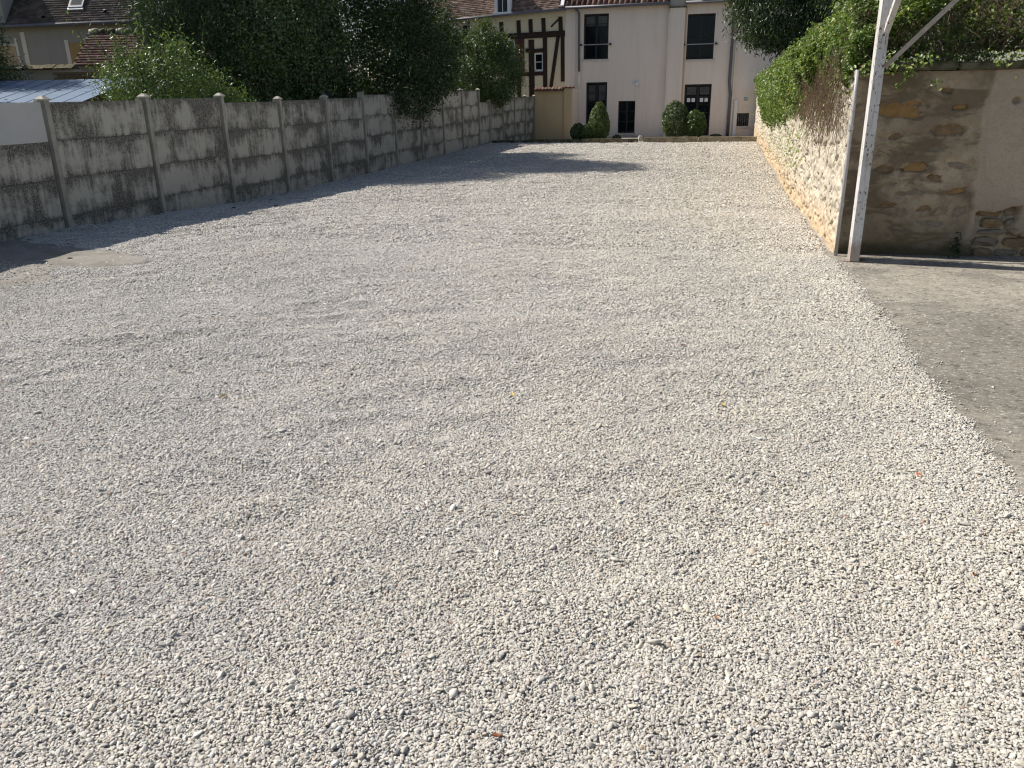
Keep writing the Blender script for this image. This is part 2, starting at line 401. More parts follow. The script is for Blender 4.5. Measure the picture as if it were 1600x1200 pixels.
# --- foliage
def m_leaf(name, cols, rough=0.4, spec=0.5, trans=0.25):
    k = NT(name, rough, spec)
    t = k.n('ShaderNodeAttribute', attribute_name='tint').outputs['Fac']
    c = k.ramp(t, [(i / (len(cols) - 1), c) for i, c in enumerate(cols)])
    k.col(c)
    if trans:
        tr = k.n('ShaderNodeBsdfTranslucent', {'Color': k.mix(0.5, c, (0.16, 0.22, 0.02))})
        ms = k.n('ShaderNodeMixShader', {0: trans, 1: k.b.outputs[0], 2: tr.outputs[0]})
        k.t.links.new(ms.outputs[0], k.out.inputs[0])
    return k.m
M_LAUREL = m_leaf('dark laurel leaf', [(0.012, 0.026, 0.011), (0.024, 0.052, 0.018), (0.055, 0.10, 0.033), (0.12, 0.17, 0.06)], 0.24, 0.6, 0.18)
M_LAURELD = m_leaf('dull laurel leaf', [(0.010, 0.022, 0.009), (0.020, 0.044, 0.014), (0.04, 0.078, 0.022), (0.075, 0.12, 0.035)], 0.45, 0.4, 0.2)
M_MIDLEAF = m_leaf('olive green leaf', [(0.022, 0.045, 0.014), (0.05, 0.09, 0.022), (0.09, 0.14, 0.035), (0.15, 0.19, 0.055)], 0.38, 0.5, 0.3)
M_CONIF = m_leaf('conifer needle', [(0.014, 0.035, 0.016), (0.035, 0.078, 0.03), (0.07, 0.125, 0.045)], 0.55, 0.3, 0.1)
M_SHRUB = m_leaf('bright shrub leaf', [(0.04, 0.08, 0.025), (0.08, 0.15, 0.035), (0.13, 0.2, 0.055), (0.19, 0.25, 0.09)], 0.4, 0.5, 0.32)
M_IVY = m_leaf('climber leaf', [(0.05, 0.085, 0.02), (0.10, 0.17, 0.035), (0.17, 0.25, 0.05), (0.25, 0.31, 0.075), (0.38, 0.35, 0.09)], 0.4, 0.45, 0.4)
M_BAMB = m_leaf('drooping dark leaf', [(0.012, 0.028, 0.012), (0.03, 0.055, 0.02), (0.06, 0.09, 0.03)], 0.4, 0.4, 0.15)
M_BOX = m_leaf('clipped box leaf', [(0.02, 0.045, 0.012), (0.05, 0.095, 0.022), (0.10, 0.15, 0.04), (0.17, 0.21, 0.07)], 0.35, 0.5, 0.25)
M_FLOWER = m_leaf('white flower head', [(0.5, 0.5, 0.45), (0.7, 0.7, 0.66)], 0.7, 0.2, 0.2)
M_BARK = simple('grey brown bark', (0.09, 0.07, 0.05), 0.95, 0.1, 0.4, 10, 0.9)
M_TWIG = simple('dry brown stems', (0.2, 0.145, 0.1), 0.9, 0.1, 0.5, 20, 0)
M_DEAD = simple('fallen orange leaf', (0.30, 0.11, 0.045), 0.8, 0.2, 0.3, 30, 0)
M_DEADY = simple('fallen yellow leaf', (0.5, 0.36, 0.08), 0.8, 0.2, 0.3, 30, 0)

# ================================================================== GROUND
FX = -8.84           # fence line
def zline(y): return np.interp(y, [-8, 8, 10, 11.4, 13.4, 16, 22, 26, 31.2], [-1.67, -1.67, -1.68, -1.71, -1.77, -1.82, -1.84, -1.82, -1.81])
def zfence(y): return np.interp(y, [-8, 9.4, 11.4, 13.4, 15.4, 23.6, 29.7, 40], [-1.66, -1.67, -1.74, -1.84, -1.88, -1.85, -1.81, -1.80])
def gz(x, y):
    t = sstep(-8.8, -6.8, x); z = zfence(y) * (1 - t) + zline(y) * t
    z = z + 0.03 * (fbm(x * 0.55, y * 0.55, 3, 3) - 0.5)
    z = z + 0.030 * (fbm(x * 1.5 + y * 0.5, y * 2.4 - x * 0.6, 3, 9) - 0.5)
    z = z + (0.017 + 0.020 * sstep(0.5, -4, x)) * (0.3 + 1.3 * sstep(.35, .65, fbm(x * .7 + 4, y * .5, 2, 77))) * (fbm(x * 3.2 + y * 2.2, y * 4.6 - x * 3.0, 3, 21) - 0.5)
    w = sstep(0.55, 1.10, x) * sstep(9.1, 8.5, y)
    return z * (1 - w) - 1.660 * w
def gravel_edge(y):   # ragged edge over the slab on the right
    e = np.interp(y, [-5, 3.6, 5.65, 7.5, 8.6, 9], [1.45, 1.37, 1.33, 1.27, 1.2, 1.18])
    return e + 0.07 * (fbm(y * 1.4, y * 0 + 3, 3, 5) - 0.5) + 0.05 * (vnoise(y * 9, y * 0, 6) - 0.5)
def left_slab(x, y):  # how far the broken screed shows through the gravel at left (0..1)
    e = np.interp(y, [4.6, 5.6, 6.4, 7.0, 7.35, 7.6, 7.95, 8.4], [-8.9, -6.9, -6.5, -6.6, -6.1, -6.25, -7.2, -8.9])
    return sstep(0.12, -0.12, x - e + 0.9 * (fbm(x * 3.2, y * 4.6, 5, 12) - 0.5))

xs = np.concatenate([np.arange(-8.95, -4.2, 0.10), np.arange(-4.2, 1.22, 0.05), [1.24]])
ys = np.concatenate([np.arange(-6, 0.5, 0.3), np.arange(0.5, 8, 0.045), np.arange(8, 16, 0.08), np.arange(16, 31.3, 0.16)])
X, Y = np.meshgrid(xs, ys)
Z = gz(X, Y) - 0.004 - 0.012 * (X > 1.0) - 0.035 * left_slab(X, Y)
me = grid('gravel_bed', np.stack([X, Y, Z], -1))
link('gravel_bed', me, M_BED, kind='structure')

b = MB(); n = 24
me = grid('ground', np.stack([*np.meshgrid(np.linspace(-220, 220, n), np.linspace(-120, 320, n)), np.full((n, n), -2.15)], -1))
link('ground', me, M_SOIL, kind='structure')

# right-hand concrete slab, gently uneven, with a low lip at the wall foot
xs = np.concatenate([np.arange(1.06, 3.4, 0.04), np.arange(3.4, 9.1, 0.3)]); ys = np.concatenate([np.arange(-6, 1.5, 0.3), np.arange(1.5, 9.1, 0.04)])
X, Y = np.meshgrid(xs, ys)
Z = -1.664 + 0.008 * (fbm(X * 0.9, Y * 0.9, 3, 31) - 0.5) - 0.02 * sstep(1.16, 1.06, X) + 0.018 * sstep(8.60, 8.62, Y + 0.03 * (fbm(X * 3, X * 0 + 1, 3, 4) - .5))
link('concrete_slab', grid('concrete_slab', np.stack([X, Y, Z], -1)), M_SLAB, kind='structure')
# broken screed at left
xs = np.arange(-8.86, -5.6, 0.05); ys = np.arange(4.0, 9.0, 0.05); X, Y = np.meshgrid(xs, ys)
lv = left_slab(X, Y)
step = 0.016 * sstep(0.0, 0.02, (Y - 7.15) + 0.08 * (X + 7) + 0.1 * (fbm(X * 4, Y * 0, 3, 8) - .5))
Z = gz(X, Y) - 0.05 + 0.048 * sstep(0.1, 0.5, lv) + step + 0.014 * (fbm(X * 6, Y * 7, 4, 2) - .5)
link('concrete_screed', grid('concrete_screed', np.stack([X, Y, Z], -1)), M_SLAB_L, kind='structure')
# terrace beyond the curb
MB().box(-9.5, 8, 31.35, 38.2, -2.1, -1.95).build('terrace', M_TERR, kind='structure')

# ---- loose gravel: one countless mass, stones scattered singly
def fru(x, y, z, margin):
    P = np.stack([x, y, z], -1); R = np.array(rt); U = np.array(up); Fv = np.array(fw)
    zc = P @ Fv; a = (P @ R); bb = (P @ U); ok = zc > 0.3
    return ok & (np.abs(a) < zc * (800 / 1245) + margin) & (np.abs(bb) < zc * (600 / 1245) + margin)
def scatter():
    out = []
    bands = [(1.0, 2.6, 34000, .0036), (2.6, 4.2, 29000, .0038), (4.2, 6.2, 21000, .0043), (6.2, 9, 12500, .0054), (9, 13, 5000, .0074), (13, 18, 2200, .009), (18, 31.1, 900, .011)]
    for y0, y1, den, r in bands:
        N = int(10.7 * (y1 - y0) * den)
        x = rng.uniform(-9.0, 1.7, N); y = rng.uniform(y0, y1, N)
        k = fru(x, y, np.full(N, -1.7), 0.35)
        x, y = x[k], y[k]
        e = gravel_edge(y); gap = e - x
        keep = (gap > 0) & (rng.random(len(x)) < sstep(-0.02, 0.10, gap) * 0.9 + 0.1) | ((gap > -0.45) & (gap <= 0) & (rng.random(len(x)) < 0.05 * np.exp(gap / 0.09) + 0.0015))
        keep &= (y < 31.05) & (x > FX + 0.03) & ~((x > 1.16) & (y > 8.78))
        keep &= rng.random(len(x)) > left_slab(x, y) * 0.955
        x, y = x[keep], y[keep]
        rr = r * np.exp(rng.normal(0, 0.26, len(x)))
        big = rng.random(len(x)) < 0.04; rr = np.where(big, rr * rng.uniform(1.3, 1.9, len(x)) * np.interp(y, [3, 7], [1, .8]), rr)
        out.append(np.stack([x, y, rr], -1))
    A = np.concatenate(out); x, y, r = A.T
    z = gz(x, y)
    z = z + np.where(x > 1.02, 0.008 - 0.012 * sstep(-0.12, 0.0, x - gravel_edge(y)), 0.008 * sstep(.8, 1.02, x))
    z = z + rng.uniform(-0.2, 0.75, len(x)) * r
    return x, y, z, r
px, py, pz, pr = scatter()
N = len(px); print('pebbles', N)
pal = np.array([(0.52, 0.49, 0.445), (0.45, 0.425, 0.39), (0.38, 0.355, 0.33), (0.50, 0.455, 0.385), (0.29, 0.275, 0.265), (0.63, 0.605, 0.555), (0.41, 0.345, 0.28), (0.17, 0.17, 0.175), (0.33, 0.22, 0.17)])
pw = np.array([0.29, 0.27, 0.16, 0.14, 0.045, 0.05, 0.04, 0.006, 0.003]); pw /= pw.sum()
T = pal[rng.choice(len(pal), N, p=pw)] * rng.uniform(0.9, 1.1, (N, 1))
patch = fbm(px * 0.8, py * 0.8, 4, 40)[:, None]; patch2 = fbm(px * 2.6 + 9, py * 2.6, 3, 41)[:, None]
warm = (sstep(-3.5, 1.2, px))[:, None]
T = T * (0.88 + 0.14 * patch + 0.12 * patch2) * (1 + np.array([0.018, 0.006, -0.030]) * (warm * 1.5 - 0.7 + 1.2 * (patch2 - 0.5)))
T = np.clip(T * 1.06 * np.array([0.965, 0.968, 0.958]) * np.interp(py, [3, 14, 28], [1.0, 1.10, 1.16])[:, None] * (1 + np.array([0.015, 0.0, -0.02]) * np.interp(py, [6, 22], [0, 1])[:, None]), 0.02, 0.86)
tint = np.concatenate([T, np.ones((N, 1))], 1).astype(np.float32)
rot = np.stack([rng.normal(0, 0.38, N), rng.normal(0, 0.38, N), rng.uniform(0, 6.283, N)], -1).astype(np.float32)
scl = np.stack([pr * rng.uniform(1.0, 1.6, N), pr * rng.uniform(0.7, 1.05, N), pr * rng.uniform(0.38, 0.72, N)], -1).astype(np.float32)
me = bpy.data.meshes.new('gravel'); me.vertices.add(N)
me.vertices.foreach_set('co', np.stack([px, py, pz], -1).astype(np.float32).ravel())
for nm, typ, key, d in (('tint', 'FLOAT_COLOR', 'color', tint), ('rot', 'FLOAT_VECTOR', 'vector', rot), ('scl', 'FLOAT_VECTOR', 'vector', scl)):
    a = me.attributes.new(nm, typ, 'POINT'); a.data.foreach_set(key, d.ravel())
a = me.attributes.new('pick', 'INT', 'POINT'); a.data.foreach_set('value', rng.integers(0, 6, N).astype(np.int32))
me.materials.append(M_PEB)
gravel = bpy.data.objects.new('gravel', me); COL.objects.link(gravel)
tag(gravel, 'pale grey and cream limestone gravel spread over the whole yard', 'gravel', kind='stuff')
ng = bpy.data.node_groups.new('scatter_pebbles', 'GeometryNodeTree')
ng.interface.new_socket('Geometry', in_out='INPUT', socket_type='NodeSocketGeometry')
ng.interface.new_socket('Geometry', in_out='OUTPUT', socket_type='NodeSocketGeometry')
G = ng.nodes; L = ng.links
gi, go = G.new('NodeGroupInput'), G.new('NodeGroupOutput')
iop = G.new('GeometryNodeInstanceOnPoints'); iop.inputs['Pick Instance'].default_value = True
def named(nm, dt):
    nd = G.new('GeometryNodeInputNamedAttribute'); nd.data_type = dt; nd.inputs[0].default_value = nm; return nd.outputs['Attribute']
join = G.new('GeometryNodeGeometryToInstance')
for i in range(6):
    ico = G.new('GeometryNodeMeshIcoSphere'); ico.inputs['Radius'].default_value = 1.0; ico.inputs['Subdivisions'].default_value = 3 if i < 3 else 2
    sp = G.new('GeometryNodeSetPosition')
    no = G.new('ShaderNodeTexNoise'); no.noise_dimensions = '4D'; no.inputs['W'].default_value = i * 3.7 + 1; no.inputs['Scale'].default_value = 0.85; no.inputs['Detail'].default_value = 1.5
    sub = G.new('ShaderNodeVectorMath'); sub.operation = 'SUBTRACT'; sub.inputs[1].default_value = (0.5, 0.5, 0.5)
    sc_ = G.new('ShaderNodeVectorMath'); sc_.operation = 'SCALE'; sc_.inputs[3].default_value = 1.5 if i % 2 else 1.0
    sm = G.new('GeometryNodeSetShadeSmooth'); mt = G.new('GeometryNodeSetMaterial'); mt.inputs['Material'].default_value = M_PEB
    L.new(ico.outputs[0], sp.inputs[0]); L.new(no.outputs[1], sub.inputs[0]); L.new(sub.outputs[0], sc_.inputs[0]); L.new(sc_.outputs[0], sp.inputs['Offset'])
    L.new(sp.outputs[0], sm.inputs[0]); L.new(sm.outputs[0], mt.inputs[0]); L.new(mt.outputs[0], join.inputs[0])
L.new(gi.outputs[0], iop.inputs['Points']); L.new(join.outputs[0], iop.inputs['Instance'])
L.new(named('pick', 'INT'), iop.inputs['Instance Index'])
e2r = G.new('FunctionNodeEulerToRotation'); L.new(named('rot', 'FLOAT_VECTOR'), e2r.inputs[0]); L.new(e2r.outputs[0], iop.inputs['Rotation'])
L.new(named('scl', 'FLOAT_VECTOR'), iop.inputs['Scale']); L.new(iop.outputs[0], go.inputs[0])
gravel.modifiers.new('scatter', 'NODES').node_group = ng

# ================================================================== CONCRETE FENCE
BAY = 2.03; Y1 = 9.37
fence = empty('concrete_fence', (FX, Y1 - 4 * BAY, -1.7), label='long grey precast concrete fence stained with black lichen along the left of the gravel', cat='fence')
def frel(x, y, z): return (x - FX, y - (Y1 - 4 * BAY), z + 1.7)
pm = MB().box(-0.02, 0.02, -BAY / 2 + 0.046, BAY / 2 - 0.066, -0.248, 0.248).box(-0.011, 0.011, -BAY / 2 + 0.05, BAY / 2 - 0.07, -0.262, -0.2485).mesh('concrete_panel'); bevel(pm, 0.004)
post_me = {}
def postmesh(h, cap):
    m_ = MB()
    m_.box(-0.06, 0.06, -0.04, 0.04, 0, h)
    m_.box(-0.075, -0.024, -0.085, -0.04, 0, h - .004).box(-0.075, -0.024, 0.04, 0.085, 0, h - .004)
    return m_.mesh('post')
cap_me = MB().add([(-.075, -.066, 0), (.075, -.066, 0), (.075, .066, 0), (-.075, .066, 0), (-.075, -.066, .018), (.075, -.066, .018), (.075, .066, .018), (-.075, .066, .018), (-.02, -.02, .062), (.02, -.02, .062), (.02, .02, .062), (-.02, .02, .062)],
    [(0, 3, 2, 1), (0, 1, 5, 4), (1, 2, 6, 5), (2, 3, 7, 6), (3, 0, 4, 7), (4, 5, 9, 8), (5, 6, 10, 9), (6, 7, 11, 10), (7, 4, 8, 11), (8, 9, 10, 11)]).mesh('cap')
ztop = {1: 0.0, 2: 0.018, 3: -0.068, 4: -0.055, 5: -0.035, 6: 0.03, 7: 0.051, 8: 0.048, 9: 0.082, 10: 0.11, 11: -0.30, 12: -0.28, 13: -0.16, 14: -0.15, 15: -0.165, 0: 0.0, -1: -0.01, -2: 0.0, -3: 0.0}
def ypost(k): return Y1 + (k - 1) * BAY if k < 12 else [31.0, 32.2, 33.4, 34.7, 36.0][k - 12]
def xoff(k): return 0.0 if k < 12 else [0.03, 0.24, 0.41, 0.56, 0.66][k - 12]
for k in range(-3, 17):
    zt = max(ztop.get(k, -9), ztop.get(k - 1, -9)) + 0.02
    zb = float(zfence(ypost(k))) - 0.15
    has_cap = k not in (6, 7, 8, 9)
    x = FX + xoff(k)
    tilt = (random.uniform(-0.006, 0.006), random.uniform(-0.004, 0.004), 0)
    p = link('post', postmesh(zt - zb + (0.05 if not has_cap else 0.0), 0), M_POST, fence, frel(x, ypost(k), zb), tilt)
    if has_cap: link('cap', cap_me, M_CAP, p, (0, 0, zt - zb))
for k in range(-3, 16):
    ym = (ypost(k) + ypost(k + 1)) / 2; zf = float(zfence(ym)) - 0.3
    z = ztop[k]; row = 0; dx = (xoff(k) + xoff(k + 1)) / 2; rzx = (xoff(k + 1) - xoff(k)) / (ypost(k + 1) - ypost(k))
    while z > zf:
        if k <= 0 and row == 0:
            sh = MB().box(-0.008, 0.008, -BAY / 2 + 0.06, BAY / 2 - 0.06, -0.25, 0.25).mesh('grey_sheet')
            link('grey_sheet', sh, M_SHEET, fence, frel(FX + 0.01, ym, z - 0.25), label='smooth pale grey sheet filling the top row' )
        else:
            o_ = link('concrete_panel', pm, M_FENCE, fence, frel(FX + dx + random.uniform(-0.006, 0.006), ym, z - 0.25 + random.uniform(-0.002, 0.002)), (random.uniform(-0.003, 0.003), random.uniform(-0.008, 0.008), -math.atan(rzx)))
            o_.scale.y = (ypost(k + 1) - ypost(k)) / BAY
        z -= 0.5; row += 1

# ================================================================== RIGHT-HAND WALL (sunlit, rough)
def bumps(u, w, sd):
    h = 0.06 * (fbm(u * 3.2, w * 4.0, 4, sd) - 0.5) + 0.075 * (fbm(u * 9, w * 11, 4, sd + 5) - 0.5)
    pits = sstep(0.56, 0.68, fbm(u * 12, w * 14, 3, sd + 11)); return h - 0.06 * pits
RWX, RWY = 1.20, 8.92
ysr = np.concatenate([np.arange(RWY, 12.5, 0.014), np.arange(12.5, 19, 0.035), np.arange(19, 37.9, 0.09)])
zsr = np.arange(-2.1, 0.16, 0.016)
Yg, Zg = np.meshgrid(ysr, zsr)
dep = bumps(Yg, Zg, 50) * sstep(RWY - 0.05, RWY + 0.15, Yg)
Xg = RWX - dep + 0.015 * np.sin(Yg * 0.7)
rwall = empty('rubble_wall', (RWX, RWY, -1.75), label='sunlit cream rubble wall with orange foot running back along the right of the gravel', cat='wall')
def rel(o, P): return P - np.array(o.location)
link('render_coat', grid('render_coat', rel(rwall, np.stack([Xg, Yg, Zg], -1))[:, ::-1]), M_ROUGH, rwall)
cr = MB().box(0.06, 0.45, 0.35, 29.0, -0.35, 1.9).mesh('wall_core'); link('wall_core', cr, M_ROUGH, rwall)
for i in range(30):
    y0 = 9.3 + i * 0.95
    c = MB().box(-0.07, 0.5, -0.46, 0.46, -0.035, 0.035).mesh('coping_stone'); bevel(c, 0.012)
    link('coping_stone', c, M_COPE, rwall, (0.02 + random.uniform(-.01, .01), y0 + 0.47 - RWY + 0.05, 0.165 + 1.75 + random.uniform(-.006, .006)), (0, random.uniform(-.01, .01), random.uniform(-.01, .01)))

# ---------------- front wall at right, shaded plaster with stones showing
FWY = 8.97
fwall = empty('plaster_wall', (1.25, FWY, -1.68), label='shaded brown plaster wall with ochre stones showing, behind the white post at right', cat='wall')
xsf = np.concatenate([np.arange(1.215, 3.3, 0.0125), np.arange(3.3, 6.6, 0.06)]); zsf = np.arange(-1.95, 0.135, 0.0125)
Xg, Zg = np.meshgrid(xsf, zsf)
D = 0.035 * (fbm(Xg * 2.0, Zg * 2.4, 3, 70) - 0.5) + 0.03 * (fbm(Xg * 7, Zg * 10, 4, 71) - 0.5)
edge = np.interp(Zg, [-1.95, -1.14, -0.95, -0.82, -0.4, 0.1], [2.62, 2.64, 2.6, 2.49, 2.45, 2.41]) + 0.03 * (fbm(Zg * 5, Zg * 0, 3, 72) - .5)
right = sstep(-0.004, 0.004, Xg - edge)
D = D * (1 - 0.6 * right) + 0.016 * right
hx = 2.50 + 0.07 * (fbm(Zg * 9, Zg * 0 + 4, 3, 73) - .5)
htop = -1.17 + 0.10 * (fbm(Xg * 5, Xg * 0, 3, 74) - .5) + 0.03 * np.sin(Xg * 9)
hole = sstep(-0.008, 0.012, Xg - hx) * sstep(0.012, -0.008, Zg - htop)
patchc = sstep(0.22, 0.17, np.hypot(Xg - 3.02, (Zg + 1.27) * 1.1) + 0.24 * (fbm(Xg * 7, Zg * 9, 4, 75) - .5))
hole = hole * (1 - patchc)
D = D - 0.12 * hole
stones = [(1.64, -0.215, .21, .075, 'O'), (2.12, -0.415, .12, .055, 'B'), (1.66, -0.47, .075, .03, 'B'), (1.865, -0.775, .105, .04, 'O'), (1.575, -0.795, .10, .035, 'B'),
          (2.30, -1.0, .09, .035, 'O'), (2.055, -0.05, .05, .022, 'B'), (2.19, -0.21, .06, .022, 'O'), (2.07, -0.88, .06, .035, 'B'), (2.25, -0.74, .13, .04, 'G'),
          (1.79, -0.62, .055, .022, 'G'), (2.03, -0.60, .09, .03, 'G'), (1.70, -0.93, .05, .02, 'G'), (1.85, -1.02, .16, .03, 'G'), (1.66, -1.15, .10, .022, 'B'),
          (1.82, -1.21, .055, .05, 'G'), (2.02, -1.17, .07, .028, 'B'), (2.33, -1.21, .06, .055, 'G'), (2.11, -1.33, .11, .03, 'G'), (1.80, -1.38, .06, .025, 'G')]
for (sx, sz, a, bb, _) in stones:
    q = (np.abs((Xg - sx) / a) ** 2.6 + np.abs((Zg - sz + 0.25 * (Xg - sx) * math.sin(sx * 40)) / bb) ** 2.6) ** (1 / 2.6) + 1.5 * (fbm(Xg * 11 + sx * 9, Zg * 20, 3, 80) - .5)
    D = D - (0.034 if _ != 'G' else 0.016) * sstep(1.04, 0.96, q)
hq = np.hypot((Xg - 2.665), (Zg + 0.15)) + 0.02 * (fbm(Xg * 25, Zg * 25, 2, 81) - .5)
D = D - 0.06 * sstep(0.042, 0.025, hq)
link('plaster_coat', grid('plaster_coat', rel(fwall, np.stack([Xg, FWY - D, Zg], -1))), M_PLAST, fwall)
MB().box(0.02, 5.4, 0.10, 0.45, -0.4, 1.80).build('wall_core', M_ROUGH, fwall)
def rock(name, a, bb, d, seed, m, parent, loc, rot=(0, 0, 0)):
    r = random.Random(seed); bm = bmesh.new(); bmesh.ops.create_cube(bm, size=2)
    bmesh.ops.subdivide_edges(bm, edges=bm.edges[:], cuts=1, use_grid_fill=True)
    for v in bm.verts:
        c = v.co; c.normalize(); c.x = math.copysign(abs(c.x) ** 0.45, c.x); c.z = math.copysign(abs(c.z) ** 0.4, c.z)
        c.x *= a * r.uniform(0.72, 1.12); c.z *= bb * r.uniform(0.6, 1.15); c.y *= d * r.uniform(0.7, 1.2)
    me = bpy.data.meshes.new(name); bm.to_mesh(me); bm.free()
    return link(name, me, m, parent, loc, rot)
MS = {'O': M_STONE_O, 'B': M_STONE_B, 'G': M_STONE_G}
for i, (sx, sz, a, bb, c) in enumerate(stones):
    rock('stone', a * 1.25, bb * 1.4, 0.03, i, MS[c], fwall, (sx - 1.25, 0.043 if c != 'G' else 0.036, sz + 1.68), (0, random.uniform(-.1, .1), 0))
zr = -1.66; i = 100
while zr < -1.10:     # courses of bare rubble in the lower right, some continuing past the frame
    hh = random.uniform(0.025, 0.055); xr = 2.50 + random.uniform(0, 0.05)
    while xr < 3.5:
        ww = random.uniform(0.05, 0.16)
        rock('stone', ww, hh, 0.05, i, random.choice([M_STONE_B, M_STONE_G, M_STONE_G, M_STONE_B]), fwall, (xr + ww - 1.25, 0.09 + random.uniform(-0.022, 0.018), zr + hh + 1.68), (0, random.uniform(-.07, .07), random.uniform(-.05, .05)))
        xr += ww * 2 + 0.012; i += 1
    zr += hh * 2 + 0.012
for i in range(6):    # coping slabs with a projecting mossy edge
    xw = 0.88; c = MB().box(-xw / 2 + .004, xw / 2 - .004, -0.06, 0.45, -0.038, 0.038).mesh('coping_slab'); bevel(c, 0.014, 2)
    link('coping_slab', c, M_COPE, fwall, (i * xw + 0.42, 0, 0.17 + 1.68 + random.uniform(-.004, .004)), (random.uniform(-.01, .01), random.uniform(-.006, .006), 0))
# little weed growing from the wall foot
# grey pipe down the corner
pipe = empty('corner_pipe', (1.20, 8.80, -1.68), label='thin grey metal pipe running down the corner of the rubble wall', cat='pipe')
MB().tube([(0, 0, 0), (0.0, 0.0, 0.9), (0.005, 0.03, 1.45), (0.0, 0.04, 1.83)], 0.018, 12).build('tube', M_PIPE, pipe, True)
for z in (0.55, 1.3): MB().tube([(0, 0.01, z - .02), (0, 0.01, z + .02)], 0.026, 12).build('bracket', M_PIPE, pipe)

# ---------------- steel post of the open shed
post = empty('steel_post', (1.35, 8.66, -1.665), label='tall white painted steel post flaking to rust beside the corner of the plaster wall', cat='post')
TW, TD = 0.044, 0.09
lean = -0.0
mm = MB()
H = 4.3
mm.box(-TW, TW, -TD, -TD + 0.008, 0, H).box(-TW, TW, TD - 0.008, TD, 0, H).box(-0.005, 0.005, -TD + 0.008, TD - 0.008, 0, H)
mm.box(-TW, -TW + 0.006, -TD + 0.008, TD - 0.008, 0, H)
mm.build('upright', M_POLE, post, rot=(0, lean, 0))
MB().box(-0.10, 0.10, -0.09, 0.09, -0.004, 0.008).build('base_plate', M_RUST, post)
MB().bar((0.06, 0.0, 1.83), (1.6, 0.0, 3.45), 0.032, 0.04).build('brace', M_BRACE, post)
MB().bar((0.02, -0.06, 2.12), (0.14, -1.4, 3.5), 0.05, 0.045).build('brace', M_POLE, post)

# ================================================================== FAR CURB
curb = empty('low_curb', (1.1, 31.2, -1.85), label='low stone curb across the far end of the gravel', cat='curb')
segs = [(-9.2, -7.4, -1.72, M_CURB_D), (-7.38, -5.3, -1.69, M_CURB_D), (-5.28, -3.12, -1.675, M_CURB_D), (-2.92, -0.95, -1.625, M_CURB), (-0.93, 1.12, -1.625, M_CURB)]
for (a, c, t, m_) in segs:
    me = MB().box(a - 1.1, c - 1.1, -0.1, 0.12, -0.15, t + 1.85).mesh('curb_block')
    bm = bmesh.new(); bm.from_mesh(me); bmesh.ops.bevel(bm, geom=bm.edges[:], offset=0.02, segments=2, affect='EDGES'); bm.to_mesh(me); bm.free()
    link('curb_block', me, m_, curb, rot=(0, 0, 0))
rock('curb_stone', 0.11, 0.10, 0.12, 5, M_CAP, curb, (-3.02 - 1.1, 0.0, 0.17), (0, 0.3, 0.3))

# ================================================================== HOUSES
def wallmesh(x0, x1, z0, z1, holes, depth=0.22, zt=None):
    """front face at y=0 with reveals going back to +depth; zt(x) optional top line"""
    xs = sorted({x0, x1, *[h[0] for h in holes], *[h[1] for h in holes]}); zs = sorted({z0, z1, *[h[2] for h in holes], *[h[3] for h in holes]})
    m_ = MB()
    def T(x, z): return zt(x) if (zt and z == z1) else z
    for i in range(len(xs) - 1):
        for j in range(len(zs) - 1):
            cx, cz = (xs[i] + xs[i + 1]) / 2, (zs[j] + zs[j + 1]) / 2
            if any(h[0] < cx < h[1] and h[2] < cz < h[3] for h in holes): continue
            m_.add([(xs[i], 0, zs[j]), (xs[i + 1], 0, zs[j]), (xs[i + 1], 0, T(xs[i + 1], zs[j + 1])), (xs[i], 0, T(xs[i], zs[j + 1]))], [(0, 1, 2, 3)])
    for a, b_, c, d in [h[:4] for h in holes]:
        D_ = depth
        m_.add([(a, 0, c), (a, D_, c), (a, D_, d), (a, 0, d)], [(0, 1, 2, 3)]).add([(b_, 0, c), (b_, 0, d), (b_, D_, d), (b_, D_, c)], [(0, 1, 2, 3)])
        m_.add([(a, 0, d), (a, D_, d), (b_, D_, d), (b_, 0, d)], [(0, 1, 2, 3)]).add([(a, 0, c), (b_, 0, c), (b_, D_, c), (a, D_, c)], [(0, 1, 2, 3)])
    me = m_.mesh('wall', fix=False); bm = bmesh.new(); bm.from_mesh(me); bmesh.ops.remove_doubles(bm, verts=bm.verts, dist=1e-4); bm.to_mesh(me); bm.free(); return me

